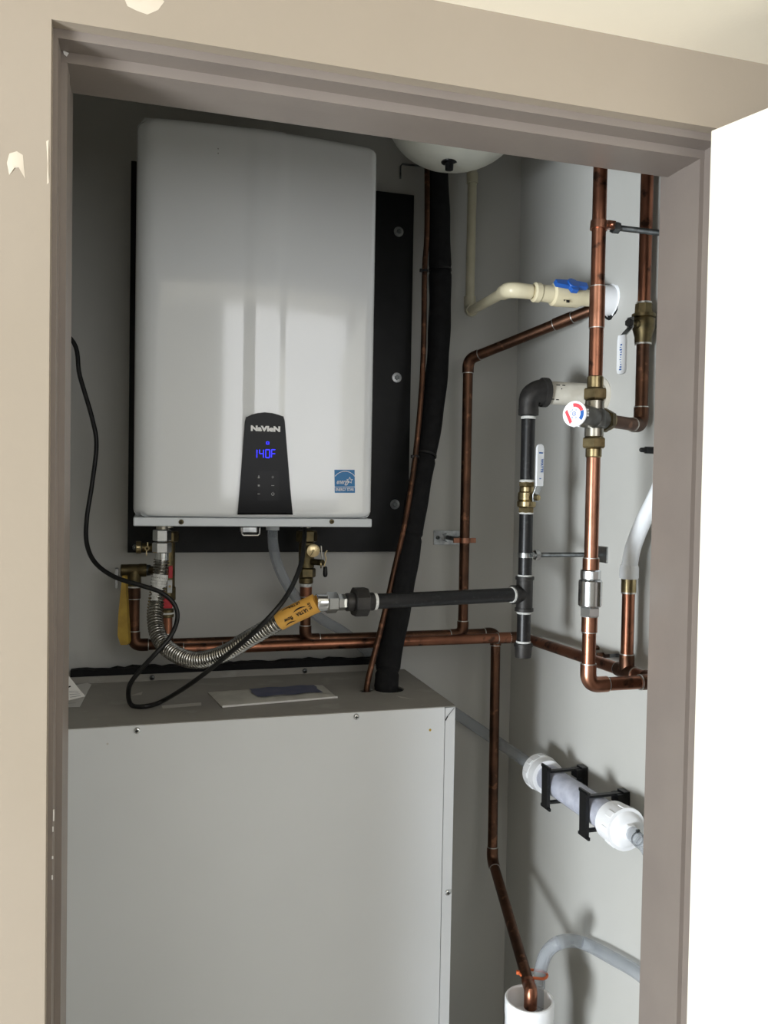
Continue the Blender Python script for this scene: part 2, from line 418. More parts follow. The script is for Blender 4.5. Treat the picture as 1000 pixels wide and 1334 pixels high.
# gas, hot and cold stubs of the heater (short nipples)
for px_, Y_ in ((211, 1.62), (218, 1.675), (398, 1.705)):
    q = P(px_, 690, Y_); MB().cyl((q.x, Y_, lipb+.01), (q.x, Y_, lipb-.012), .011, 16).build('port_nipple', 'nickel', wh)
q = P(355, 689, 1.60); MB().cyl((q.x, 1.60, lipb+.005), (q.x, 1.60, lipb-.012), .013, 16).build('condensate_port', 'lip_white', wh)
# control panel
YPn = H_Y-.0165
def pp(x, y, d=0.0):
    p = P(x, y, YPn-d); return V((p.x, YPn-d, p.z))
out = [pp(309.3, 670.5), (pp(381.5, 670.5)), pp(378, 635), pp(371, 548), pp(369.3, 542.5)]
out += [pp(369.3-(369.3-320.5)*t, 542.5-5.5*math.sin(math.pi*t)) for t in (.15, .3, .5, .7, .85)]+[pp(320.5, 543.5), pp(319, 549), pp(312.5, 635)]
m = MB(); n = len(out); cpt = sum(out, V((0,0,0)))/n
m.add([p_+V((0, .010, 0)) for p_ in out]+[p_+V((0, .0006, 0)) for p_ in out]+[cpt+(p_-cpt)*.975+V((0, -.0018, 0)) for p_ in out],
      [tuple(range(2*n, 3*n))]+[(i, (i+1) % n, n+(i+1) % n, n+i) for i in range(n)]+[(n+i, n+(i+1) % n, 2*n+(i+1) % n, 2*n+i) for i in range(n)])
cp = m.build('control_panel', 'panel_black', wh, ang=25)
XD = V((1, 0, 0)); ZD = V((0, 0, 1)); s_px = .00141
text('brand_lettering', 'NaVIeN', cp, 'print_white', pp(345.8, 558.8, .0022), XD, ZD, .0122, .0003, .0008, fitw=37*s_px)
# seven segment display 140F
DIG = {'1': 'bc', '4': 'fgbc', '0': 'abcdef', 'F': 'afge'}
def segs(ch, cx, cz, w_, h_, t_):
    m = MB(); hh = h_/2
    S = {'a': ((-w_, h_), (w_, h_)), 'd': ((-w_, -h_), (w_, -h_)), 'g': ((-w_, 0), (w_, 0)), 'f': ((-w_, 0), (-w_, h_)), 'e': ((-w_, -h_), (-w_, 0)), 'b': ((w_, 0), (w_, h_)), 'c': ((w_, -h_), (w_, 0))}
    for k in DIG[ch]:
        (x0, z0), (x1, z1) = S[k]; c_ = V((cx+(x0+x1)/2, YPn-.0024, cz+(z0+z1)/2)); hor = abs(x1-x0) > 0
        m.obox(c_, XD*((abs(x1-x0)/2-t_*.5) if hor else t_), V((0, .0002, 0)), ZD*(t_ if hor else (abs(z1-z0)/2-t_*.5)))
    return m
for ch, x in (('1', 332), ('4', 340.5), ('0', 348.5), ('F', 356)):
    c_ = pp(x, 591, .0024); segs(ch, c_.x, c_.z, .0034, .0072, .00062).build('digit', 'led_blue', cp, smooth=False)
c_ = pp(348.5, 578.5, .0024); m = MB(); m.obox(c_, XD*.0022, V((0,.0002,0)), ZD*.0005); m.obox(c_+V((0,0,.004)), XD*.0012, V((0,.0002,0)), ZD*.0005)
m.obox(c_+V((-.0022,0,.002)), XD*.0005, V((0,.0002,0)), ZD*.002); m.obox(c_+V((.0022,0,.002)), XD*.0005, V((0,.0002,0)), ZD*.002); m.build('status_icon', 'led_blue', cp, smooth=False)
# button pad with its six key marks
bpz = [(336, 613), (361.5, 613), (363, 615), (362.5, 651), (361, 652.5), (335, 652.5)]
m = MB(); m.prism([pp(x, y, .0019) for x, y in bpz], (0, -.0006, 0)); pad = m.build('button_pad', 'panel_grey', cp, smooth=False)
def mark(x, y, boxes):
    c_ = pp(x, y, .0027); m = MB()
    for dx, dz, sx, sz in boxes: m.obox(c_+V((dx, 0, dz)), XD*sx, V((0, .0001, 0)), ZD*sz)
    m.build('key_mark', 'print_grey', pad, smooth=False)
mark(355.2, 621.5, [(0, 0, .0024, .0004), (0, 0, .0004, .0024)])
mark(355.2, 632.5, [(0, 0, .0026, .0004)])
mark(355.2, 643.5, [(0, .0022, .0005, .0012), (-.0022, 0, .0005, .0016), (.0022, 0, .0005, .0016), (0, -.0022, .0018, .0005)])
mark(337, 621.5, [(0, -.0006, .0016, .0014), (0, .0018, .0007, .0012)])
mark(337, 632.5, [(0, 0, .0016, .0016)])
mark(337, 643.5, [(0, 0, .0022, .0005)])
# efficiency label
def el(x, y, d=0.0):
    p = P(x, y, H_Y-.004); return V((p.x, front_y(p.x)-.0004-d, p.z))
e0 = el(435, 612); e1 = el(462, 612); e2 = el(462.5, 642); e3 = el(435.5, 642)
elab = MB().prism([e0, e1, e2, e3], (0, .003, 0)).build('efficiency_label', 'energy_blue', wh, smooth=False)
ex = (e1-e0); ez = ZD
def strip(pts, w_, mtl, nm, par, nrm=V((0, -.0003, 0))):
    m = MB()
    for a, b in zip(pts, pts[1:]):
        d = (b-a).normalized(); s_ = d.cross(V((0, 1, 0))).normalized()*w_
        m.add([a-s_+nrm, b-s_+nrm, b+s_+nrm, a+s_+nrm], [(0, 1, 2, 3)])
    return m.build(nm, mtl, par, smooth=False)
ec = (e0+e1+e2+e3)/4; wv = (e1-e0).length; dy = V((0, -.0004, 0)); exn = ex.normalized()
strip([ec+dy+exn*(wv*.62*math.cos(a))+ez*(-.006+wv*.62*math.sin(a)) for a in [math.radians(38+104*k/12) for k in range(13)]], .0005, 'print_white', 'arc_line', elab)
strip([ec+dy-exn*wv*.5-ez*.0105, ec+dy+exn*wv*.5-ez*.0105], .0005, 'print_white', 'rule_line', elab)
star = []
for k in range(11):
    a = math.radians(90+36*k); r_ = .0062 if k % 2 == 0 else .0027; star.append(ec+dy+exn*(.0095+r_*math.cos(a))+ez*(.0015+r_*math.sin(a)))
strip(star, .0004, 'print_white', 'star_outline', elab)
text('script_lettering', 'energy', elab, 'print_white', ec+V((0, -.0005, 0))-exn*.0045-ez*.001, exn, ez, .0125, .0002, .0001, shear=.35, fitw=.025)
text('label_lettering', 'ENERGY STAR', elab, 'print_white', ec+V((0, -.0005, 0))-ez*.0155, exn, ez, .0075, .0002, .0001, fitw=wv*.9)

# ================================================================== MOUNTING BOARD
YBd = YB-.017
b0_ = P(166, 720, YBd); b1_ = P(537, 254, YBd); bx1 = P(532, 600, YBd).x
mbd = thing('mounting_board', (.26, YB-.009, b0_.z), 'black mounting board bolted to the closet back wall behind the heater', 'board')
MB().box((b0_.x, YBd, b0_.z), (bx1+.002, YB-.0005, b1_.z)).build('panel', 'board_black', mbd, smooth=False, bevel=.001)
for (x, y) in ((519, 302), (516.5, 492), (514, 657)):
    p = P(x, y, YBd); wsh = MB().lathe(p, (0, -1, 0), [(0, .0115), (.002, .0112), (.0022, .005)], 22).build('washer', 'zinc', mbd)
    MB().lathe(p, (0, -1, 0), [(0, .0062), (.006, .0056)], 6).build('bolt_head', 'zinc_dull', wsh, smooth=False)

# ================================================================== AIR HANDLER
A_YB = 1.77; A_Z = P(527, 871.5, A_YB).z
A_YF = PZ(593.6, 919.5, A_Z).y; A_X1 = PZ(593.6, 919.5, A_Z).x; A_X0 = -.17
ah = thing('air_handler', ((A_X0+A_X1)/2, (A_YF+A_YB)/2, 0), 'large grey sheet metal air handler cabinet standing below the water heater', 'air handler')
hole1 = PZ(503, 898, A_Z); hole2 = PZ(477, 900, A_Z)
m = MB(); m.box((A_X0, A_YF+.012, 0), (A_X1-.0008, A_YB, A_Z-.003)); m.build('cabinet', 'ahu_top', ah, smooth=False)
# top sheet with the two openings for the refrigerant lines (cut by bridging round holes in the sheet)
def top_sheet():
    bm = bmesh.new()
    outer = [(A_X0, A_YF+.0005), (A_X1, A_YF+.0005), (A_X1, A_YB), (A_X0, A_YB)]
    edges = []
    def loop(pts):
        vs = [bm.verts.new((x, y, A_Z)) for x, y in pts]
        return [bm.edges.new((vs[i], vs[(i+1) % len(vs)])) for i in range(len(vs))]
    edges += loop(outer)
    for c_, rx, ry in ((hole1, .031, .030), (hole2, .014, .011)):
        edges += loop([(c_.x+(.006 if rx > .02 else -.001)+rx*math.cos(2*math.pi*k/20), c_.y+ry*math.sin(2*math.pi*k/20)) for k in range(20)])
    bmesh.ops.triangle_fill(bm, edges=edges, use_beauty=True)
    for f in bm.faces:
        if f.normal.z < 0: f.normal_flip()
    g = bmesh.ops.extrude_face_region(bm, geom=list(bm.faces))
    for e in g['geom']:
        if isinstance(e, bmesh.types.BMVert): e.co.z -= .0012
    bmesh.ops.recalc_face_normals(bm, faces=bm.faces)
    m = MB(); bm.verts.ensure_lookup_table(); m.v = [v.co.copy() for v in bm.verts]; m.f = [tuple(v.index for v in f.verts) for f in bm.faces]
    bm.verts.index_update(); m.f = [tuple(v.index for v in f.verts) for f in bm.faces]; bm.free()
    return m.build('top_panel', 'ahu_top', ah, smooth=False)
tp = top_sheet()
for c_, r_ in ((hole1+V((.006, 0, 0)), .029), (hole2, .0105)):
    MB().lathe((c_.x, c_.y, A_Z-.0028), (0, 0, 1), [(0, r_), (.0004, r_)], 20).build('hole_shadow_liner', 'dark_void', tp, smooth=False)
fxs = A_X1-.0215
m = MB(); m.box((A_X0, A_YF, .03), (fxs, A_YF+.012, A_Z-.0015)); fp = m.build('front_panel', 'ahu_front', ah, smooth=False, bevel=.0012)
m = MB(); m.prism([(fxs+.001, A_YF+.0006, .03), (A_X1, A_YF+.003, .03), (A_X1, A_YF+.0006+.012, .03), (fxs+.001, A_YF+.012, .03)], (0, 0, A_Z-.033)); m.build('corner_flange', 'ahu_front', ah, smooth=False)
a = P(591.5, 922, A_YF); b = P(580, 938.5, A_YF)
strip([V((b.x, A_YF-.0001, b.z)), V((b.x+.004, A_YF-.0001, b.z+.008))], .0011, 'dark_void', 'mitre_gap', fp)
strip([V((b.x+.004, A_YF-.0001, b.z+.008)), V((a.x, A_YF-.0001, a.z))], .0005, 'zinc_dull', 'mitre_seam', fp)
for (x, y) in ((464, 933.5), (178.5, 951.5), (583, 1163)):
    p = P(x, y, A_YF); screw('screw', V((p.x, A_YF+(.0015 if x > 500 else 0), p.z)), (0, -1, 0), .0058, 'chrome', ah)
for (x, y, r_) in ((560, 951, .0025), (140, 969, .0018)):
    p = P(x, y, A_YF); MB().lathe(V((p.x, A_YF, p.z)), (0, -1, 0), [(0, r_), (.0003, r_)], 10).build('dimple', 'tag_yellow' if x > 300 else 'scuff', fp)
lipz = A_Z+.014
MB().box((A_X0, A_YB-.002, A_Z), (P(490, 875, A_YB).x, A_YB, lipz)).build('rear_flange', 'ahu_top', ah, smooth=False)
for (x, y) in ((397, 877), (198, 886)):
    p = P(x, y, A_YB-.003); screw('screw', V((p.x, A_YB-.002, A_Z+.0065)), (0, -1, 0), .0055, 'zinc_dull', ah)
for pts in ([(170, 906), (186, 901), (184, 905)], [(210, 919), (262, 915), (262, 919), (212, 923)], [(515, 906), (525, 908), (540, 911), (522, 909)]):
    m = MB(); q = [PZ(x, y, A_Z+.0003) for x, y in pts]; m.add(q, [tuple(range(len(q)))]); m.build('scuff_mark', 'scuff', tp, smooth=False)
# ragged black strip in the gap behind the cabinet
m = MB(); xs = [A_X0+.02+(P(512, 872, 1.79).x-A_X0-.02)*i/46 for i in range(47)]; vs = []; fs = []
for i, x in enumerate(xs):
    zt_ = lipz+.013+random.uniform(-.002, .003); vs += [(x, 1.774, A_Z-.06), (x, 1.774, zt_), (x, 1.796, zt_+random.uniform(-.001, .002)), (x, 1.796, A_Z-.06)]
    if i:
        o_ = 4*i
        for k in range(4): fs.append((o_-4+k, o_-4+(k+1) % 4, o_+(k+1) % 4, o_+k))
fs += [(0, 1, 2, 3), (o_+3, o_+2, o_+1, o_)]
m.add(vs, fs); tag(m.build('black_strip', 'foam_black', smooth=False), 'ragged black strip in the gap behind the air handler', 'foam strip')

# ================================================================== COPPER PIPES AT THE BACK
rc_ = .0111
H_Yy, C_Yy, R_Yy = 1.675, 1.705, 1.737
zH = P(600, 833, H_Yy).z; zC = P(600, 826.5, C_Yy).z; zR = P(600, 826, R_Yy).z
XH = .812
hotx = P(217, 820, H_Yy).x; coldx = P(398, 790, C_Yy).x
cxp = P(606, 650, C_Yy).x
# hot outlet run: drop from the heater, along the back, then along the right wall to the mixing tower
M_X, M_Y = .685, 1.172
V_X = .829; V_Y = PX(838, 420, V_X).y
hr = thing('copper_pipe', (hotx, H_Yy, zH), 'long copper pipe running low along the back wall then turning along the right wall', 'copper pipe')
hp_end = V((XH, M_Y, P(846, 888, M_Y).z)); hp_corner = V((XH, H_Yy, zH))
hp_tee = PX(816, 868, XH); hp_tee = hp_corner+(hp_end-hp_corner)*((hp_corner.y-hp_tee.y)/(hp_corner.y-hp_end.y))
ztop_h = P(217, 800, H_Yy).z
pipe_line(hr, [(hotx, H_Yy, ztop_h), (hotx, H_Yy, zH), hp_corner, hp_end], rc_, 'copper', 'copper_dark', bend=.02, cup=.012)
for x in (300, 656): coupling(hr, (P(x, 830, H_Yy).x, H_Yy, zH), (1, 0, 0), rc_*1.15, .03, 'copper')
# tee with a riser to the plastic tube
dH = (hp_end-hp_corner).normalized()
tee = MB(); tee.cyl(hp_tee-dH*.026, hp_tee+dH*.026, rc_*1.18, 18); tee.cyl(hp_tee, hp_tee+V((0, 0, .03)), rc_*1.18, 18)
te = tee.build('tee', 'copper_dark', hr)
for q_, d_ in ((hp_tee-dH*.0268, dH), (hp_tee+dH*.0268, dH), (hp_tee+V((0, 0, .0308)), V((0, 0, 1)))): MB().band(q_, d_, rc_*.9, rc_*1.16, .0018).build('solder_ring', 'solder', te)
rz1 = P(820, 771, hp_tee.y).z
MB().cyl(hp_tee+V((0, 0, .03)), (hp_tee.x, hp_tee.y, rz1), rc_, 18).build('pipe', 'copper', hr)
# end tee into the mixing tower leg
et = MB(); et.cyl(hp_end+V((0, .03, 0)), hp_end-V((0, .025, 0)), rc_*1.18, 18); et.cyl(hp_end, hp_end-V((.03, 0, 0)), rc_*1.18, 18); et = et.build('tee', 'copper_dark', hr)
MB().band(hp_end-V((.0308, 0, 0)), (1, 0, 0), rc_*.9, rc_*1.16, .0022).build('solder_ring', 'solder', et)
MB().cyl(hp_end-V((0, .025, 0)), hp_end-V((0, .068, 0)), rc_, 18).build('pipe', 'copper', hr)

# cold run: out of the hole in the right wall, back to the rear corner, down, across and up to the heater
cr = thing('copper_pipe', (cxp, C_Yy, zC), 'copper pipe slanting from the ragged wall hole then dropping down the back wall', 'copper pipe')
c_top = P(610, 468, C_Yy); c_top.x = cxp
c_wall = PX(784, 398, XRW+.004)
zct = P(398, 763, C_Yy).z
pipe_line(cr, [c_wall, c_top, (cxp, C_Yy, zC), (coldx, C_Yy, zC), (coldx, C_Yy, zct)], rc_, 'copper_dark', 'copper_dark', bend=.019, cup=.011)
coupling(cr, (coldx, C_Yy, P(398, 770.5, C_Yy).z), (0, 0, 1), rc_*1.18, .02, 'copper')
dcw = (c_top-c_wall).normalized(); coupling(cr, c_wall+dcw*.085, dcw, rc_*1.15, .04, 'copper_dark')

# relief discharge run: along the back, down beside the cabinet, offset into the drain cup
rx0 = P(174.5, 800, R_Yy).x; rx1 = P(645, 850, R_Yy).x
rr = thing('copper_pipe', (rx1, R_Yy, 0), 'thin brown copper discharge pipe dropping into the white drain cup', 'copper pipe')
D_Y = 1.36
cupc = P(689.5, 1300, D_Y)
r_k1 = P(641, 1120, 1.700); r_k2 = P(687, 1277, 1.388); r_end = P(690.5, 1312, 1.352)
ztr = P(174.5, 763, R_Yy).z
rA = V((rx0, R_Yy, ztr)); rB = V((rx0, R_Yy, zR)); rC = V((rx1, R_Yy, zR))
pipe_line(rr, [rA, rB, rC, r_k1, r_k2], rc_, 'copper_dark', 'copper_dark', bend=.017, cup=.011)
coupling(rr, rA-V((0, 0, .014)), (0, 0, 1), rc_*1.17, .024, 'copper_dark')
MB().tube(spline([r_k2, r_k2+(r_k2-r_k1).normalized()*.012, r_end+V((0, 0, .03)), r_end], 5), rc_*1.1, 18).build('elbow', 'copper', rr)

# ================================================================== MIXING TOWER (copper riser in front of the right wall)
def at_m(y): return V((M_X, M_Y, P(772, y, M_Y).z))
# true vertical through the picked points
mt = thing('copper_pipe', (M_X, M_Y, at_m(890).z), 'bright copper riser carrying the dial mixing valve and steel check valve', 'copper pipe')
zb = hp_end.z
pipe_line(mt, [at_m(822), (M_X, M_Y, zb), hp_end-V((.0325, 0, 0))], rc_, 'copper', 'copper_bright', bend=.02, cup=.014)
MB().cyl(at_m(596), at_m(732), rc_, 20).build('pipe', 'copper_bright', mt)
MB().cyl(at_m(492), (M_X, M_Y, EYE+.80), rc_, 20).build('pipe', 'copper', mt)
coupling(mt, at_m(400), (0, 0, 1), rc_*1.12, (at_m(374)-at_m(427)).length, 'copper_bright')
coupling(mt, at_m(735.5), (0, 0, 1), rc_*1.2, .020, 'copper_bright')
coupling(mt, at_m(813), (0, 0, 1), rc_*1.15, .024, 'copper_bright')
# check valve
cv = thing('check_valve', at_m(803), 'cylindrical polished steel check valve in the copper riser', 'valve')
def lat_m(name, y0, y1, r_, mtl, par, n=24, ch=.12):
    a, b = at_m(y1), at_m(y0); L = (b-a).length; c = min(r_*ch, L*.3)
    return MB().lathe(a, b-a, [(0, r_-c), (c, r_), (L-c, r_), (L, r_-c)], n).build(name, mtl, par, ang=30)
lat_m('body', 755, 790, .0188, 'chrome', cv); lat_m('neck', 742, 755, .0165, 'chrome', cv, 12); lat_m('hex_end', 790, 803, .0165, 'chrome', cv, 6)
# mixing valve
ang_b = math.atan2(V_Y-M_Y, V_X-M_X); bdir = V((math.cos(ang_b), math.sin(ang_b), 0))
mv = thing('mixing_valve', at_m(584), 'brass thermostatic mixing valve with round white red and blue dial', 'valve')
lat_m('tailpiece', 490, 506, .0128, 'brass', mv); lat_m('union_nut', 506, 521, .0198, 'brass', mv, 6)
lat_m('neck', 521, 536, .0150, 'nickel', mv); lat_m('neck', 557, 570, .0150, 'nickel', mv)
lat_m('union_nut', 570, 584, .0198, 'brass', mv, 6); lat_m('tailpiece', 584, 596, .0128, 'brass', mv)
mc = at_m(545)
body = MB(); body.lathe(at_m(558), (0, 0, 1), [(0, .013), (.003, .0175), ((at_m(532)-at_m(558)).length-.003, .0175), ((at_m(532)-at_m(558)).length, .013)], 24)
body.cyl(mc, mc+bdir*.030, .0155, 24); body.build('body', 'valve_grey', mv)
ndir = bdir; bn = MB().lathe(mc+bdir*.028, bdir, [(0, .0185), (.002, .0198), (.013, .0198), (.015, .0185)], 6).build('branch_nut', 'brass_dark', mv, smooth=False)
MB().band(mc+bdir*.0445, bdir, .010, .0165, .004).build('nut_lip', 'brass', bn)
ddir = (V((-.84, -.545, .03))).normalized()          # the dial looks out of the closet
kn = MB(); kn.lathe(mc, ddir, [(.004, .0150), (.012, .0178), (.040, .0180), (.058, .0172), (.060, .0188), (.064, .0188)], 24); kn.build('adjusting_cap', 'valve_grey', mv)
du, dw = perp(ddir); du = -du if du.x < 0 else du; dw = V((0, 0, 1)); dw = (dw-ddir*dw.dot(ddir)).normalized(); du = dw.cross(ddir).normalized()
du = -du if du.dot(RT) < 0 else du
dial = MB().lathe(mc+ddir*.063, ddir, [(0, .0195), (.003, .0202), (.0042, .0196)], 30).build('dial', 'pvc_white', mv)
dc = mc+ddir*.0674
def dial_arc(a0, a1, r0, r1, mtl):
    m = MB(); k = 14; vs = []
    for i in range(k+1):
        a = math.radians(a0+(a1-a0)*i/k); e = du*math.cos(a)+dw*math.sin(a); vs += [dc+e*r0, dc+e*r1]
    m.add(vs, [(2*i, 2*i+1, 2*i+3, 2*i+2) for i in range(k)]); m.build('dial_print', mtl, dial, smooth=False)
dial_arc(20, 100, .0105, .0162, 'ink_red'); dial_arc(-40, 19, .0105, .0162, 'ink_blue')
m = MB(); m.add([dc+du*x+dw*y for x, y in ((-.0160, .003), (-.0125, .007), (-.003, -.012), (-.0070, -.0158))], [(0, 1, 2, 3)]); m.build('dial_print', 'ink_red', dial, smooth=False)
m = MB(); m.band(dc+ddir*.0002, ddir, .0026, .0034, .0003, 18); m.obox(dc+ddir*.0002, du*.0006, dw*.0018, ddir*.0001)
m.build('dial_print', 'ink_blue', dial, smooth=False)
for a in (60, 118, 150, -62, 240):
    e = du*math.cos(math.radians(a))+dw*math.sin(math.radians(a)); MB().band(dc+e*.0066+ddir*.0002, ddir, .0008, .0013, .0002, 10).build('dial_print', 'ink_blue', dial, smooth=False)
for a in (-75, -100, -125, 5, -8, 18):
    e = du*math.cos(math.radians(a))+dw*math.sin(math.radians(a)); MB().obox(mc+ddir*.0600+e*.0190, du*.0014, dw*.0014, ddir*.0016).build('cap_tooth', 'pvc_white', dial, smooth=False)

# second riser with ball valve, close to the right wall
def at_v(y): return V((V_X, V_Y, P(836, y, V_Y).z))
vr = thing('copper_pipe', (V_X, V_Y, mc.z), 'copper riser by the right wall feeding the side of the mixing valve', 'copper pipe')
pipe_line(vr, [mc+bdir*.046, (V_X, V_Y, mc.z), at_v(447)], rc_, 'copper_dark', 'copper_dark', bend=.020, cup=.012)
MB().cyl(at_v(397), (V_X, V_Y, EYE+.80), rc_, 18).build('pipe', 'copper', vr)
MB().band(at_v(448), (0, 0, 1), rc_*.9, rc_*1.3, .003).build('solder_ring', 'solder', vr)
MB().band(at_v(394.5), (0, 0, 1), rc_*.9, rc_*1.2, .003).build('solder_ring', 'solder', vr)
bv = thing('ball_valve', at_v(447), 'brass ball valve with drooping white lever on the wall side riser', 'valve')
L = (at_v(396)-at_v(447)).length
MB().lathe(at_v(447), (0, 0, 1), [(0, .0145), (L*.18, .0152), (L*.36, .0188), (L*.60, .0200), (L*.64, .0182), (L*.66, .0205), (L*.74, .0205), (L*.75, .0150)], 24).build('body', 'brass_dark', bv)
MB().lathe(at_v(447)+V((0, 0, L*.75)), (0, 0, 1), [(0, .0158), (L*.25, .0150)], 8).build('hex_end', 'brass_dark', bv, smooth=False)
sdir = V((-.95, -.31, 0)).normalized(); vc = at_v(424)
MB().lathe(vc, sdir, [(.012, .0085), (.024, .0080), (.025, .0050), (.037, .0048)], 14).build('stem', 'brass_dark', bv)
hd = vc+sdir*.035
MB().lathe(hd, sdir, [(0, .0078), (.006, .0072)], 6).build('stem_nut', 'iron_fitting', bv, smooth=False)
side = sdir.cross(V((0, 0, 1))).normalized()
def lever(par, pts, w_, t_, mtl, nm):       # bent strip lever: centre line points, half width along 'side'
    m = MB(); vs = []; fs = []; k = len(pts); pts = [V(p) for p in pts]
    for i, p in enumerate(pts):
        d = (pts[min(i+1, k-1)]-pts[max(i-1, 0)]).normalized(); nrm = d.cross(lever.side).normalized(); ww = w_[i] if isinstance(w_, (list, tuple)) else w_
        vs += [p-lever.side*ww-nrm*t_, p+lever.side*ww-nrm*t_, p+lever.side*ww+nrm*t_, p-lever.side*ww+nrm*t_]
    for i in range(k-1):
        for j in range(4): fs.append((4*i+j, 4*i+(j+1) % 4, 4*i+4+(j+1) % 4, 4*i+4+j))
    fs += [(3, 2, 1, 0), (4*k-4, 4*k-3, 4*k-2, 4*k-1)]
    return m.add(vs, fs).build(nm, mtl, par, bevel=.0006)
lever.side = side
p0 = hd+V((0, 0, .010)); p1 = hd-V((0, 0, .008)); p2 = p1+sdir*.020-V((0, 0, .018)); 
lever(bv, [p0, p1, p2], .0066, .0012, 'zinc', 'lever_arm')
zl = P(800, 489, vc.y).z
hl = lever(bv, [p2+V((0, 0, .003)), p2-V((0, 0, .006)), V((p2.x, p2.y, zl+.008)), V((p2.x, p2.y, zl+.002)), V((p2.x, p2.y, zl))], [.0075, .0092, .0092, .0076, .003], .0022, 'handle_white', 'lever_grip')
random.seed(3)
for i in range(11):
    z = p2.z-.014-i*.0042; MB().obox(V((p2.x, p2.y, z))+sdir*.0026+side*random.uniform(-.001, .001), side*random.uniform(.0010, .0024), sdir*.0002, V((0, 0, random.choice((.0006, .0012))))).build('lever_print', 'ink_blue', hl, smooth=False)

# white plastic tube on its brass adapter
pt_ = thing('plastic_tube', (hp_tee.x, hp_tee.y, rz1), 'translucent white plastic tube rising from a brass adapter by the right wall', 'tube')
def at_t(y): return V((hp_tee.x, hp_tee.y, P(820, y, hp_tee.y).z))
MB().cyl(at_t(771), at_t(752), .0130, 22).build('brass_adapter', 'brass', pt_)
MB().band(at_t(772), (0, 0, 1), rc_*.9, .0128, .003).build('solder_ring', 'solder', pt_)
MB().lathe(at_t(754), (0, 0, 1), [(0, .0150), (.002, .0166), (.020, .0166), (.024, .0150)], 24).build('crimp_ring', 'pex', pt_)
tz = at_t(736)
MB().tube(spline([tz-V((0, 0, .005)), tz+V((0, -.010, .03)), tz+V((.002, -.034, .075)), tz+V((.005, -.072, .13)), tz+V((.010, -.105, .20)), tz+V((.020, -.115, .28)), tz+V((.060, -.115, .33))], 8), .0138, 18).build('tube', 'pex', pt_)
# black stub in the right wall
bs = P(833, 586, 1.185); b_end = V((XRW, 1.185, bs.z-.001))
stb = MB(); stb.lathe((bs.x, 1.185, bs.z), (1, 0, 0), [(0, .002), (.002, .0038), (.010, .0042), (.0105, .0058), (.028, .006), (.0285, .0066), (XRW-bs.x, .0066)], 16)
tag(stb.build('hose_stub', 'rubber_black'), 'short black rubber stub poking out of the right wall', 'hose stub')
# dark strap behind the low side pipe
q = PX(797, 854, XRW-.012)
st_ = thing('pipe_strap', (XRW, q.y, q.z), 'small dark steel strap holding the low pipe to the right wall', 'bracket')
MB().prism([q+V((-.012, .012, .000)), q+V((-.012, -.012, .006)), q+V((.012, -.012, .006)), q+V((.012, .012, 0))], (0, 0, -.007)).build('strap_tab', 'zinc_dull', st_, smooth=False)
for (x, y) in ((775, 844), (782, 853)):
    q2 = PX(x, y, XRW-.008); MB().obox(q2, V((.008, 0, 0)), V((0, .0028, .0015)), V((0, 0, .0022))).build('hook', 'copper_dark', st_, smooth=False)

# ================================================================== GAS PIPE
G_X, G_Y = P(684.5, 700, 1.44).x, 1.44
def at_g(y): return V((G_X, G_Y, P(685, y, G_Y).z))
rg = .01335
gp = thing('gas_pipe', at_g(857), 'black iron gas pipe with tee, drip leg cap and large elbow', 'gas pipe')
def lat_g(name, y0, y1, r_, mtl, par, n=22, ch=.08):
    a, b = at_g(y1), at_g(y0); L = (b-a).length; c = min(r_*ch, L*.3)
    return MB().lathe(a, b-a, [(0, r_-c), (c, r_), (L-c, r_), (L, r_-c)], n).build(name, mtl, par, ang=30)
lat_g('pipe', 540, 628, rg, 'iron_black', gp); lat_g('pipe', 668, 754, rg, 'iron_black', gp); lat_g('pipe', 794, 842, rg, 'iron_black', gp)
for y0, y1 in ((541, 547), (624, 629), (667, 670), (748, 752), (796, 800), (834, 838)): lat_g('thread_tape', y0, y1, rg*1.07, 'thread_tape', gp, ch=.2)
t_ = MB(); tz_ = at_g(774)
for (y0, y1, r_) in ((751, 796, .0162),):
    a, b = at_g(y1), at_g(y0); L = (b-a).length
    t_.lathe(a, b-a, [(0, .0180), (.006, .0180), (.0065, .0160), (L-.0065, .0160), (L-.006, .0180), (L, .0180)], 24)
g_l = P(489, 783.5, 1.365)
gd = (g_l-tz_).normalized()
t_.lathe(tz_, gd, [(0, .0155), (.021, .0160), (.0215, .0182), (.029, .0182)], 24)
t_.build('tee', 'iron_fitting', gp, ang=30)
a, b = at_g(857), at_g(838); L = (b-a).length
MB().lathe(a, b-a, [(0, .010), (.0015, .0150), (.008, .0160), (L-.006, .0165), (L-.0055, .0182), (L, .0182)], 24).build('cap', 'iron_fitting', gp, ang=30)
MB().band(tz_+gd*.0305, gd, rg*.9, .0155, .004).build('thread_tape', 'thread_tape', gp)
MB().cyl(tz_+gd*.027, g_l, rg, 24).build('pipe', 'iron_black', gp)
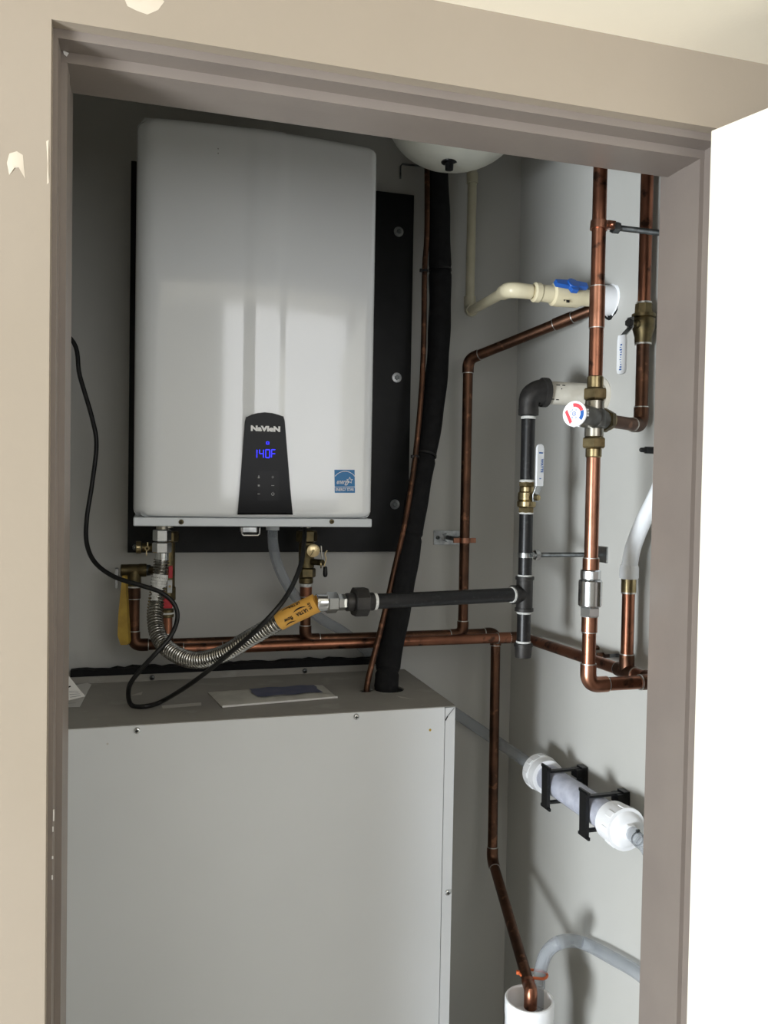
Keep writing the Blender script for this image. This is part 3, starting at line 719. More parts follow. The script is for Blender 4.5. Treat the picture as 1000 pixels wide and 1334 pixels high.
# elbow and wall sleeve
ez_ = at_g(510); el_ = MB(); arc = [at_g(535), at_g(529)]
A_ = at_g(526); B_ = V((G_X+.034, G_Y, ez_.z)); K_ = V((G_X, G_Y, ez_.z))
rad = [.0190, .0190]
for k in range(0, 9):
    t = k/8; arc.append(A_*(1-t)**2+K_*2*t*(1-t)+B_*t*t); rad.append(.0190+(.0262-.0190)*t)
el_.tube(arc, rad, 24); el_.lathe(B_-V((.008, 0, 0)), (1, 0, 0), [(0, .026), (.001, .0285), (.011, .0285), (.012, .026)], 26)
a, b = at_g(541), at_g(533); el_.lathe(a, b-a, [(0, .0185), (.0008, .0195), ((b-a).length, .0195)], 22)
el_.build('elbow', 'iron_fitting', gp)
sl = MB(); sl.cyl(B_+V((.002, 0, 0)), (XRW+.004, G_Y, ez_.z), .0222, 28); so = sl.build('wall_sleeve', 'sleeve_white', gp)
MB().band((XRW-.0008, G_Y, ez_.z), (1, 0, 0), .0225, .0345, .0016, 32).build('escutcheon', 'sleeve_white', gp)
for i, (dx, dz, sx) in enumerate(((.052, .013, .004), (.064, .013, .003), (.058, .006, .001), (.040, -.014, .005), (.052, -.0145, .003))):
    y_ = -math.sqrt(max(0, .0223**2-dz**2)); MB().obox((G_X+dx, G_Y+y_-.0001, ez_.z+dz), V((sx, 0, 0)), V((0, .0002, 0)), V((0, 0, .0011))).build('sleeve_print', 'ink_black', so, smooth=False)
# union at the far end of the horizontal pipe
u0 = P(411, 785.5, 1.355); ud = (g_l-u0).normalized(); UL = (g_l-u0).length
def us(x): return (x-411)/78.0*UL
un = MB(); un.lathe(u0, ud, [(us(450), .0150), (us(451), .0158), (us(460), .0158)], 22); un.lathe(u0, ud, [(us(459), .0235), (us(460.5), .0258), (us(476), .0258), (us(477.5), .0235)], 8); un.lathe(u0, ud, [(us(477), .0158), (us(485), .0158), (us(486), .0150)], 22)
un.build('union', 'iron_fitting', gp, ang=30)
MB().band(g_l-ud*.002, ud, rg*.9, .0148, .006).build('thread_tape', 'thread_tape', gp)
# gas ball valve
gv = thing('ball_valve', at_g(668), 'small brass gas ball valve with upright white lever on black pipe', 'valve')
lat_g('hex_end', 628, 634, .0158, 'brass', gv, 6); lat_g('neck', 634, 641, .0142, 'brass', gv)
lat_g('body', 641, 652, .0168, 'brass', gv); lat_g('body_ring', 652, 661, .0182, 'brass', gv, ch=.12); lat_g('hex_end', 661, 668, .0158, 'brass', gv, 6)
sd = V((.30, -.95, 0)).normalized(); gc = at_g(648)
MB().lathe(gc, sd, [(.010, .0082), (.022, .0078), (.0225, .0045), (.032, .0045)], 16).build('stem', 'brass_dark', gv)
MB().lathe(gc+sd*.0265, sd, [(0, .0062), (.006, .0058)], 6).build('stem_nut', 'brass', gv, smooth=False)
lever.side = sd.cross(V((0, 0, 1))).normalized(); gsd = lever.side
q0 = gc+sd*.0245-V((0, 0, .008)); q1 = gc+sd*.0245+V((0, 0, .006)); q2 = q1+sd*.009+V((0, 0, .018))
off = gsd*(.0 if False else 0)
lever(gv, [q0, q1, q2], .0078, .0012, 'zinc', 'lever_arm')
zt2 = P(700, 578.5, q2.y).z
gl = lever(gv, [q2-V((0, 0, .002)), V((q2.x, q2.y, q2.z+.01)), V((q2.x, q2.y, zt2-.008)), V((q2.x, q2.y, zt2-.003)), V((q2.x, q2.y, zt2))], [.0086, .0090, .0090, .0072, .003], .0022, 'handle_white', 'lever_grip')
lc = V((q2.x, q2.y, (q2.z+zt2)/2-.002))+sd*.0024; right_ = sd.cross(V((0,0,1))); right_ = right_ if right_.dot(RT) > 0 else -right_
text('lever_lettering', 'WATTS', gl, 'ink_blue', lc+right_*.003+sd*.0004, V((0, 0, -1)), right_, .0085, .0002, .0003, fitw=.026)
for dz, dr in ((.024, -.002), (.024, .003), (-.0245, 0)): MB().obox(lc+V((0, 0, dz))+right_*dr, right_*.0022, sd*.0002, V((0, 0, .0012 if dr else .0008))).build('lever_print', 'ink_blue', gl, smooth=False)

# ================================================================== FLEXIBLE GAS CONNECTOR
fx = thing('gas_connector', P(255, 865, 1.49), 'corrugated stainless flexible gas connector with orange label looping under the heater', 'gas connector')
gxx = P(211, 700, 1.62).x
def at_f(y): return V((gxx, 1.62, P(211, y, 1.62).z))
def lat_f(name, y0, y1, r_, mtl, n=22, ch=.1):
    a, b = at_f(y1), at_f(y0); L = (b-a).length; c = min(r_*ch, L*.3)
    return MB().lathe(a, b-a, [(0, r_-c), (c, r_), (L-c, r_), (L, r_-c)], n).build(name, mtl, fx, ang=30)
lat_f('flare_nut', 690, 705, .0172, 'chrome', 6); lat_f('flare_nut', 706.5, 720, .0178, 'chrome', 6); lat_f('sleeve', 719, 731, .0128, 'chrome')
path = spline([at_f(729), P(209, 745, 1.62), P(204.5, 775, 1.615), P(202, 805, 1.595), P(208, 832, 1.565), P(225, 850, 1.53), P(254, 860, 1.49), P(290, 852, 1.45), P(326, 831, 1.41), P(366, 808, 1.375), P(412, 785.5, 1.355)], 12)
path = resample(path, .0008)
lab0 = min(range(len(path)), key=lambda i: (path[i]-P(364, 809, 1.377)).length)
rr_ = [.0134+.0022*math.cos(2*math.pi*i*.0008/.0058) for i in range(len(path))]
MB().tube(path[:lab0+4], rr_[:lab0+4], 20).build('corrugated_hose', 'stainless_flex', fx, ang=80)
# white tape remnants near the top of the hose
i0 = min(range(len(path)), key=lambda i: (path[i]-P(208, 748, 1.62)).length); i1 = min(range(len(path)), key=lambda i: (path[i]-P(204, 786, 1.61)).length)
def wrap(i0, i1, a_f, b_f, r_, nm, mtl, par, seg=12):       # curved patch lying on the hose; angles measured from the side facing the room
    vs = []; fs = []; idx = list(range(i0, i1, 3)); k = len(idx)
    for i in idx:
        T = (path[min(i+4, len(path)-1)]-path[max(i-4, 0)]).normalized(); n_ = V((0, -1, 0)); n_ = (n_-T*n_.dot(T)).normalized(); s_ = T.cross(n_)
        t = (i-i0)/(i1-i0); a0, a1 = a_f(t), b_f(t)
        for j in range(seg+1):
            a = math.radians(a0+(a1-a0)*j/seg); vs.append(path[i]+(n_*math.cos(a)+s_*math.sin(a))*r_)
    for i in range(k-1):
        for j in range(seg): fs.append((i*(seg+1)+j, i*(seg+1)+j+1, (i+1)*(seg+1)+j+1, (i+1)*(seg+1)+j))
    return MB().add(vs, fs).build(nm, mtl, par)
rnd = [random.uniform(-14, 14) for _ in range(200)]
wrap(i0, i1, lambda t: -75+rnd[int(t*40)]+(80*t if t > .4 else 0), lambda t: (70 if t < .4 else 45)+rnd[int(t*40)+50], .0154, 'tape_remnant', 'thread_tape', fx)
lo = MB().tube(path[lab0:][::2]+[path[-1]], .0163, 24).build('label_wrap', 'label_orange', fx)
# lettering on the label
lm = path[(lab0+len(path))//2]; ldir = (path[-1]-path[lab0]).normalized()
vdir = (lm-CAM).normalized(); nrm = (-vdir-ldir*(-vdir).dot(ldir)).normalized(); ldn = ldir.cross(nrm)
if ldn.z > 0: ldn = -ldn
def lab_text(s, along, around, size, fit, flip=True):
    a = math.radians(around); nd = (nrm*math.cos(a)+ldn*math.sin(a)); tdn = (ldn*math.cos(a)-nrm*math.sin(a))
    pos = lm+ldir*along+nd*.0168
    if flip: xd = -ldir; yd = tdn
    else: xd = ldir; yd = -tdn
    o = text('label_lettering', s, lo, 'ink_black', pos, xd, yd, size, .0004, .0003, fitw=fit)
    return o
lab_text('ULTRA', .010, 12, .0085, .021); lab_text('flow', -.0155, 14, .0095, .016); lab_text('ULTRA', .002, -50, .0085, .021, True)
for al, ar, hw in ((.008, -14, .012), (-.016, 40, .010), (-.012, -55, .010)):
    a = math.radians(ar); m = MB(); vs = []
    for k in range(9):
        t = -1+k/4; aa = a+.22*(t*t-.5); nd = nrm*math.cos(aa)+ldn*math.sin(aa); ab = aa+.16*(1-t*t*.9); n2 = nrm*math.cos(ab)+ldn*math.sin(ab)
        vs += [lm+ldir*(al+hw*t)+nd*.0168, lm+ldir*(al+hw*t)+n2*.0168]
    m.add(vs, [(2*i, 2*i+1, 2*i+3, 2*i+2) for i in range(8)]); m.build('label_swoosh', 'ink_black', lo, smooth=False)
text('label_lettering', 'SYS', lo, 'ink_black', lm+ldir*.026+nrm*.0169, ldn, ldir, .0065, .0002, .0002, fitw=.012)
fn = MB(); fn.lathe(u0, ud, [(us(411), .0135), (us(412.5), .0150), (us(424), .0150)], 22); fn.build('sleeve', 'chrome', fx)
MB().lathe(u0, ud, [(us(424), .0160), (us(425.5), .0182), (us(437), .0182), (us(438.5), .0160)], 6).build('flare_nut', 'chrome', fx, ang=30)
MB().lathe(u0, ud, [(us(438), .0125), (us(440), .0142), (us(448), .0142), (us(451), .0125)], 6).build('flare_nut', 'chrome', fx, ang=30)

# ================================================================== HEATER VALVES
# hot isolation valve with red handle, behind the flexible connector
def lat_at(X, Y, xr, name, y0, y1, r_, mtl, par, n=20, ch=.1):
    a = V((X, Y, P(xr, y1, Y).z)); b = V((X, Y, P(xr, y0, Y).z)); L = (b-a).length; c = min(r_*ch, L*.3)
    return MB().lathe(a, b-a, [(0, r_-c), (c, r_), (L-c, r_), (L, r_-c)], n).build(name, mtl, par, ang=30)
hv = thing('isolation_valve', (hotx, H_Yy, ztop_h), 'brass isolation valve with red handles behind the flexible gas connector', 'valve')
lh = lambda nm, y0, y1, r_, mt_, n=20: lat_at(hotx, H_Yy, 217, nm, y0, y1, r_, mt_, hv, n)
lh('union_nut', 692, 706, .0215, 'brass_dark', 6); lh('body', 706, 770, .0150, 'brass_dark'); lh('body_ring', 764, 782, .0178, 'brass_dark', 8); lh('tailpiece', 793, 804, .0138, 'brass_dark'); lh('thread_tape', 797, 800, .0146, 'thread_tape')
q = P(222, 745, 1.652); MB().obox(q, V((.004, 0, 0)), V((0, .003, 0)), V((0, 0, .012))).build('drain_handle', 'handle_red', hv, bevel=.001)
q = P(218, 786, 1.650); MB().obox(q, V((.0095, 0, 0)), V((0, .003, 0)), V((0, 0, .0098))).build('handle_grip', 'handle_red', hv, bevel=.0015)
q = P(221, 764, 1.650); pl_ = MB().obox(q, V((.0045, 0, 0)), V((0, .0015, 0)), V((0, 0, .0125))).build('handle_plate', 'zinc', hv, smooth=False)
MB().lathe(q+V((0, -.0015, 0)), (0, -1, 0), [(0, .003), (.002, .0026)], 6).build('stem_nut', 'brass', pl_, smooth=False)
bc = V((hotx, H_Yy, P(185, 713, H_Yy).z)); bl = P(175, 712, H_Yy).x
drn = MB(); drn.lathe(bc, (-1, 0, 0), [(0, .009), (hotx-P(185, 712, H_Yy).x, .0088)], 16); drn.build('drain_branch', 'brass_dark', hv)
MB().lathe((P(184, 712, H_Yy).x, H_Yy, bc.z), (-1, 0, 0), [(0, .0115), (.0015, .0125), (.009, .0125), (.010, .0115)], 14).build('drain_cap', 'brass', hv)
MB().lathe((P(176.5, 712, H_Yy).x, H_Yy, bc.z), (-1, 0, 0), [(0, .006), (.004, .005), (.006, .002)], 12).build('cap_tip', 'zinc_dull', hv)
rc2 = P(191.5, 714.5, H_Yy-.0105); tb = MB(); tb.ring(rc2, (0, -1, 0), .0036, .0013, 18, 8); tb.obox(rc2+V((.001, 0, .008)), V((.0009, 0, 0)), V((0, .0006, 0)), V((0, 0, .004))); tb.obox(rc2-V((.001, 0, .009)), V((.0009, 0, 0)), V((0, .0006, 0)), V((0, 0, .005)))
tb.build('drain_tab', 'brass_pale', hv)
# pressure relief valve with yellow tag
rvx = rx0
rv = thing('relief_valve', (rvx, R_Yy, ztr), 'brass pressure relief valve with hanging yellow tag left of the heater pipes', 'valve')
rzc = P(172, 743, R_Yy).z
m = MB(); m.lathe((P(157, 743, R_Yy).x, R_Yy, rzc), (1, 0, 0), [(0, .011), (.001, .0125), (.035, .0125), (.037, .0135), (.050, .0135), (.051, .010)], 18)
m.cyl((rvx, R_Yy, rzc), (rvx, R_Yy, ztr-.004), .0135, 18); m.build('body', 'brass_dark', rv)
MB().lathe((P(184, 743, R_Yy).x, R_Yy, rzc), (1, 0, 0), [(0, .0105), (.010, .0105)], 8).build('nipple', 'brass_dark', rv, smooth=False)
MB().lathe((P(191, 743, R_Yy).x, R_Yy, rzc), (1, 0, 0), [(0, .0112), (.008, .0112)], 18).build('thread_tape', 'zinc_dull', rv)
MB().cyl((P(195, 743, R_Yy).x, R_Yy, rzc), (hotx, H_Yy+.008, rzc), .009, 14).build('nipple', 'brass_dark', rv)
MB().band((rvx, R_Yy, ztr-.002), (0, 0, 1), rc_*.9, .0142, .003).build('thread_tape', 'thread_tape', rv)
la = P(152.5, 740, 1.725); lb_ = P(152.5, 766, 1.725)
MB().box((la.x-.004, 1.715, lb_.z), (la.x+.003, 1.735, la.z)).build('test_lever', 'zinc', rv, bevel=.001)
tg = [P(159, 750, 1.70), P(163, 751, 1.70), P(167.5, 836, 1.70), P(166, 840, 1.70), P(157, 840.5, 1.70), P(153, 828, 1.70), P(154, 800, 1.70)]
MB().prism(tg, (.004, .012, 0)).build('warning_tag', 'tag_yellow', rv, smooth=False)
# cold isolation valve
cvv = thing('isolation_valve', (coldx, C_Yy, zct), 'brass isolation valve with round brass cap on the cold inlet', 'valve')
lc_ = lambda nm, y0, y1, r_, mt_, n=20: lat_at(coldx, C_Yy, 398, nm, y0, y1, r_, mt_, cvv, n)
lc_('union_nut', 691, 706, .0225, 'brass_dark', 6); lc_('body', 706, 740, .0165, 'brass_dark'); lc_('hex_end', 740, 752, .0205, 'brass_dark', 6); lc_('neck', 752, 760, .0150, 'brass_dark'); lc_('thread_tape', 760, 763.5, .0128, 'thread_tape')
dd_ = P(407.8, 717.3, 1.655); dv = V((.12, -1, 0)).normalized(); 
br_ = V((coldx+.004, C_Yy-.004, dd_.z)); MB().cyl(br_, dd_, .009, 16).build('drain_branch', 'brass_dark', cvv)
cap_ = MB().lathe(dd_, (dd_-br_).normalized(), [(-.004, .0128), (0, .0136), (.0018, .0136), (.0022, .0130)], 24).build('drain_cap', 'brass_pale', cvv)
MB().lathe(dd_+(dd_-br_).normalized()*.002, (dd_-br_), [(0, .0028), (.002, .0022)], 8).build('cap_pin', 'brass', cap_)
MB().obox(dd_+(dd_-br_).normalized()*.003+V((-.003, 0, -.005)), V((.0014, 0, .0009)), V((0, .0008, 0)), V((-.003, 0, -.0052))).build('cap_tether', 'brass_dark', cap_)
sx_ = P(420, 733, 1.67); MB().cyl((coldx, C_Yy, sx_.z), sx_, .0065, 14).build('side_branch', 'brass_dark', cvv)
MB().lathe(P(417, 735, 1.668), (1, -.2, 0), [(0, .0085), (.003, .0085)], 14).build('branch_flange', 'brass', cvv)
MB().obox(P(418.5, 719, 1.668), V((.0009, 0, 0)), V((0, .003, 0)), V((-.0012, 0, .013))).build('side_lever', 'nickel', cvv, smooth=False)
MB().tube(spline([P(426, 717, 1.665), P(423, 722, 1.665), P(424.5, 728, 1.665), P(422, 738, 1.665)], 5), .0014, 8).build('tether_wire', 'brass_pale', cvv)
MB().lathe(P(423.5, 738, 1.665), (.02, 0, -1), [(0, .003), (.002, .0044), (.016, .005), (.020, .0042), (.022, .002)], 14).build('lever_grip', 'rubber_black', cvv)

# ================================================================== PIPE HANGERS
def clamp_ring(par, c, r_, mtl, h=.012, ears=None):
    c = V(c); MB().band(c, (0, 0, 1), r_, r_+.0022, h).build('clamp_ring', mtl, par)
    if ears is not None:
        e = V(ears).normalized(); MB().obox(c+e*(r_+.007), e*.006, V((-e.y, e.x, 0))*.0022, V((0, 0, h/2))).build('clamp_ear', mtl, par, bevel=.0006)
# on the mixing tower
k1 = at_m(293); h1 = thing('pipe_hanger', (XRW, M_Y, k1.z), 'copper pipe clamp on a long threaded rod above the plastic ball valve', 'pipe hanger')
o = MB(); tl = V((0, 0, 1)); o.band(k1, V((.10, 0, 1)), rc_, rc_+.0028, .013); o.obox(k1+V((.019, -.003, .002)), V((.007, 0, 0)), V((0, .004, 0)), V((0, 0, .0062))); o.build('clamp_ring', 'copper_bright', h1)
screw('clamp_screw', k1+V((.020, -.008, .002)), (0, -1, 0), .0042, 'copper_bright', h1, False)
MB().lathe(k1+V((.024, 0, 0)), (1, 0, 0), [(0, .0095), (.011, .0095)], 6).build('rod_nut', 'zinc_dull', h1, smooth=False)
def rod(par, a, b, r_):
    a = V(a); b = V(b); L = (b-a).length; k = int(L/.0009); pts = [a+(b-a)*(i/k) for i in range(k+1)]
    MB().tube(pts, [r_*(1 if i % 2 else .9) for i in range(k+1)], 12).build('threaded_rod', 'zinc_dull', par)
rod(h1, k1+V((.03, 0, 0)), V((XRW, M_Y, k1.z)), .0048)
MB().box((XRW-.003, M_Y-.02, k1.z-.02), (XRW, M_Y+.02, k1.z+.02)).build('wall_plate', 'zinc', h1, smooth=False)
# on the gas pipe
k2 = at_g(723); h2 = thing('pipe_hanger', (XRW, G_Y, k2.z), 'zinc clamp on a threaded rod holding the black gas pipe off the right wall', 'pipe hanger')
clamp_ring(h2, k2, rg, 'zinc', .009); MB().lathe(k2, V((.25, -1, 0)), [(rg+.001, .004), (rg+.005, .0035)], 6).build('clamp_screw', 'zinc_dull', h2)
MB().lathe(k2+V((rg, 0, 0)), (1, 0, 0), [(0, .006), (.006, .006), (.0065, .0100), (.015, .0100), (.0155, .006), (.018, .006)], 10).build('rod_nut', 'zinc', h2, ang=30)
rod(h2, k2+V((rg+.016, 0, 0)), V((XRW-.002, G_Y, k2.z)), .0047)
pq = [PX(x, y, XRW) for x, y in ((777, 711), (792, 711), (792, 734), (777, 734))]
py0 = pq[1].y; py1 = pq[0].y
MB().box((XRW-.0035, min(py0, G_Y-.025), pq[2].z), (XRW, max(py1, G_Y+.02), pq[0].z)).build('wall_plate', 'zinc', h2, smooth=False, bevel=.0008)
# on the cold pipe at the back wall
k3 = V((cxp, C_Yy, P(606, 704, C_Yy).z)); h3 = thing('pipe_hanger', (cxp, YB, k3.z), 'copper clamp on a zinc plate screwed to the back wall', 'pipe hanger')
pa = P(564.5, 691, YB); pb = P(603, 709.5, YB)
MB().box((pa.x, YB-.003, pb.z), (pb.x, YB-.0002, pa.z)).build('wall_plate', 'zinc', h3, smooth=False, bevel=.0006)
for x in (569.5, 598): screw('screw', (P(x, 700, YB).x, YB-.003, (pa.z+pb.z)/2), (0, -1, 0), .0048, 'zinc_dull', h3)
rod(h3, (cxp, YB-.003, k3.z), (cxp, C_Yy+rc_, k3.z), .0052)
MB().lathe((cxp, YB-.003, k3.z), (0, -1, 0), [(0, .0105), (.014, .0105)], 6).build('rod_nut', 'zinc', h3, smooth=False)
clamp_ring(h3, k3, rc_, 'copper_bright', .011); 
for s_ in (-1, 1): MB().obox(k3+V((s_*(rc_+.008), 0, 0)), V((.0075, 0, 0)), V((0, .0028, 0)), V((0, 0, .0055))).build('clamp_ear', 'copper_bright', h3, bevel=.0008)

# ================================================================== EXPANSION TANK AND CPVC LINE
T_Y = 1.50; tcx = P(591, 200, T_Y).x; tzb = P(588, 217, T_Y).z; TR = .128
et_ = thing('expansion_tank', (tcx, T_Y, tzb), 'white domed expansion tank hanging under the closet ceiling', 'tank')
prf = [(.09*(1-math.cos(a)), TR*math.sin(a)) for a in [math.radians(2+88*k/14) for k in range(15)]]+[(.20, TR), (.26, TR), (.32, TR*.85), (.345, TR*.4)]
MB().lathe((tcx, T_Y, tzb), (0, 0, 1), prf, 48).build('shell', 'tank_white', et_, ang=60)
ca = P(590.5, 211, T_Y-.035); 
MB().lathe((ca.x, T_Y-.012, tzb+.004), (-.0, 0, -1), [(-.006, .0165), (0, .0165), (.003, .0150), (.0035, .0082), (.016, .0078), (.0165, .0060)], 20).build('valve_cap', 'plastic_black', et_)
MB().cyl((tcx, T_Y, tzb+.34), (tcx, T_Y, ZR-.118), .012, 16).build('top_nipple', 'brass', et_)

cpv = thing('plastic_pipe', P(612, 407, 1.775), 'cream plastic pipe dropping from behind the tank and turning into the right wall', 'plastic pipe')
y_c = 1.775; c0 = P(610, 215, y_c); c1 = P(611.5, 406, y_c); c0.x = c1.x; c2 = P(663, 377, 1.415); c3 = PX(812, 381, XRW+.006); c3.y = c2.y; c3.z = c2.z-.004
rp = .0104
MB().cyl(c1+V((0, 0, .02)), V((c1.x, y_c, EYE+.76)), rp, 18).build('pipe', 'cpvc_old', cpv)
dA = (c2-c1).normalized(); dB = (c3-c2).normalized()
MB().tube([c1+V((0, 0, .034)), c1+V((0, 0, .018))]+[(c1+V((0, 0, .018)))*(1-t)**2+c1*2*t*(1-t)+(c1+dA*.018)*t*t for t in (.2, .4, .6, .8)]+[c1+dA*.018, c1+dA*.030], .0136, 20).build('elbow', 'cpvc_old', cpv)
MB().cyl(c1+dA*.02, c2-dA*.03, rp, 18).build('pipe', 'cpvc', cpv)
e_ = MB(); A_ = c2-dA*.024; B_ = c2+dB*.024
e_.tube([c2-dA*.046, A_]+[A_*(1-t)**2+c2*2*t*(1-t)+B_*t*t for t in [k/10 for k in range(1, 10)]]+[B_, c2+dB*.044], [.0140, .0142]+[.0146]*9+[.0142, .0140], 22); e_.build('elbow', 'cpvc', cpv)
MB().cyl(c2+dB*.03, c3, rp*1.02, 18).build('pipe', 'cpvc', cpv)
MB().obox(c1.lerp(c2, .78)+V((-.003, -.006, .0)), dA*.012, V((.004, 0, 0)), V((0, 0, .0098))).build('yellow_print', 'tag_yellow', cpv) if False else None
cpc = MB().cyl(V((XRW-.028, c3.y, c3.z)), V((XRW+.006, c3.y, c3.z)), .0285, 26).build('wall_sleeve', 'pvc_white', cpv)
# joint collar where the vertical leaves the tank
MB().lathe((c1.x, y_c, P(608, 238, y_c).z), (0, 0, 1), [(0, .013), (.022, .0136)], 20).build('coupling', 'cpvc_old', cpv)
# ragged hole in the wall around the sleeve
hc = PX(798, 381, XRW); m = MB(); vs = []; n = 22
random.seed(11)
for k in range(n):
    a = 2*math.pi*k/n; r_ = 1+random.uniform(-.06, .06); vs.append(V((XRW-.0006, c3.y+.0295*r_*math.cos(a), c3.z-.006+.0295*r_*math.sin(a))))
m.prism(vs, (.0005, 0, 0)); m.build('wall_hole', 'dark_void', bpy.data.objects['wall_right'], smooth=False)
m = MB(); vs = []
for k in range(n+1):
    a = math.radians(-75+330*k/n)-math.radians(0); r_ = random.uniform(.95, 1.08)
    for q_, xo in ((.0280, -.0016), (.0302*r_, -.0012), (.0318*r_, -.0002)): vs.append(V((XRW+xo, c3.y+q_*math.cos(a), c3.z+q_*math.sin(a))))
m.add(vs, [(3*i+j, 3*i+j+1, 3*i+j+4, 3*i+j+3) for i in range(n) for j in range(2)])
m.build('patching_plaster', 'pvc_white', bpy.data.objects['wall_right'])
# blue handled plastic ball valve
pv_c = c2+dB*((P(735, 381, c2.y).x-c2.x)/dB.x)
pbv = thing('ball_valve', pv_c, 'cream plastic ball valve with blue tee handle near the wall hole', 'valve')
def pl(x): return (P(x, 380, c2.y).x-pv_c.x)/dB.x
m = MB(); m.lathe(pv_c, dB, [(pl(694), .0155), (pl(695.5), .0185), (pl(702), .0185), (pl(704), .0160), (pl(718), .0165), (pl(720), .0215), (pl(727), .0222), (pl(733), .0215), (pl(752), .0205), (pl(757), .0165), (pl(770), .0150)], 26)
m.build('body', 'cpvc', pbv, ang=35)
hdir = V((.12, -.80, .60)).normalized()
hb = pv_c+hdir*.019+dB*.002
MB().lathe(hb, hdir, [(-.004, .0080), (.005, .0080)], 16).build('stem', 'cpvc', pbv)
hu = dB; hv_ = hdir.cross(hu).normalized()
m = MB(); m.lathe(hb, hdir, [(.003, .0135), (.012, .0128), (.0135, .011)], 20)
for s_, L_ in ((-1, .036), (1, .030)):
    m.prism([hb+hdir*.003+hu*s_*.006+hv_*.009, hb+hdir*.003+hu*s_*L_+hv_*.0062, hb+hdir*.003+hu*s_*L_-hv_*.0062, hb+hdir*.003+hu*s_*.006-hv_*.009], hdir*.009)
hv2 = hv_ if hv_.z < 0 else -hv_
m.prism([hb+hdir*.003-hu*.011, hb+hdir*.003+hu*.011, hb+hdir*.003+hu*.006+hv2*.019, hb+hdir*.003-hu*.007+hv2*.019], hdir*.009)
m.build('tee_handle', 'plastic_blue', pbv, bevel=.0012)
q_ = P(739.5, 392.5, pv_c.y-.0208); m = MB(); m.obox(q_, V((.0032, 0, 0)), V((0, .0005, 0)), V((0, 0, .0024))); m.obox(q_-V((.0075, 0, -.001)), V((.0010, 0, 0)), V((0, .0005, 0)), V((0, 0, .0014))); m.build('stamp', 'ink_black', pbv, smooth=False)

# ================================================================== REFRIGERANT LINES
il = thing('insulated_line', hole1, 'thick black foam insulated refrigerant line curving down into the air handler', 'insulated pipe')
fpts = [P(567, 190, 1.775), P(570, 240, 1.775), P(572, 300, 1.775), P(573, 352, 1.770), P(573, 400, 1.765), P(570, 470, 1.755), P(563.5, 535, 1.745), P(554, 590, 1.73), P(542, 655, 1.70), P(534.5, 702, 1.675), P(524, 765, 1.635), P(513, 825, 1.62), P(506, 862, 1.622), P(503, 893, hole1.y), V((hole1.x, hole1.y, A_Z-.002))]
fs_ = resample(spline(fpts, 10), .004)
cuts = [P(573, 352, 1.77), P(554, 596, 1.73), P(536, 700, 1.675), P(505, 878, 1.622)]
ci = [0]+[min(range(len(fs_)), key=lambda i: (fs_[i]-c).length) for c in cuts]+[len(fs_)-1]
random.seed(5)
for a, b in zip(ci, ci[1:]):
    seg = fs_[a:b+1]; k = len(seg); rad = []
    for i in range(k):
        e = min(i, k-1-i); rad.append(.0253*(.86 if e == 0 else .94 if e == 1 else .985 if e == 2 else 1+.03*math.sin(i*.21+a)))
    if k > 1: MB().tube(seg, rad, 24).build('foam_sleeve', 'foam_black', il)
MB().cyl(V((hole1.x, hole1.y, A_Z+.006)), V((hole1.x, hole1.y, A_Z-.02)), .012, 14).build('copper_core', 'copper_dark', il)
ll = [P(556, 190, 1.745), P(556, 300, 1.740), P(553, 352, 1.74), P(551.5, 450, 1.728), P(548, 520, 1.715), P(540, 600, 1.700), P(529, 672, 1.672), P(514, 740, 1.640), P(500.5, 800, 1.612), P(488, 850, 1.600), P(478.5, 890, hole2.y), V((hole2.x, hole2.y, A_Z-.018))]
tag(MB().tube(spline(ll, 8), .0062, 12).build('refrigerant_line', 'copper_dark'), 'slim bare copper refrigerant line beside the black foam insulation', 'copper tube')
for k_, (x, y, Y_, r_, lab) in enumerate(((573, 352, 1.770, .0262, 'black cable tie around the upper foam line, level with the blue handled valve'), (555, 594, 1.731, .0262, 'black cable tie around the foam line below the middle board bolt'))):
    i = min(range(len(fs_)), key=lambda i: (fs_[i]-P(x, y, Y_)).length); T = (fs_[i+1]-fs_[i-1]).normalized()
    tt = thing('cable_tie', fs_[i], lab, 'cable tie'); cl = fs_[i]
    lp = P(x-20 if k_ == 0 else x-13.5, y+1, 1.735 if k_ == 0 else 1.702)
    MB().band(cl, T, r_-.002, r_, .0045, 28).build('strap', 'plastic_black', tt)
    MB().band(lp, T, .0062, .0076, .0045, 16).build('strap', 'plastic_black', tt)
    MB().obox(lp+V((-.0085, -.002, 0)), V((.0035, 0, 0)), V((0, .003, 0)), V((0, 0, .0035))).build('tie_head', 'plastic_black', tt, bevel=.0008)
# thin bent wire drawing a shadow line on the wall above the board
q = P(521, 214, YB); shw = MB().tube([(q.x+.055, YB-.004, q.z+.001), (q.x+.004, YB-.004, q.z-.001), (q.x, YB-.004, q.z-.006), (q.x, YB-.004, q.z-.034)], .0022, 8).build('shadow_wire', 'zinc_dull')
tag(shw, 'thin bent wire standing for a shadow on the back wall above the mounting board', 'hook')

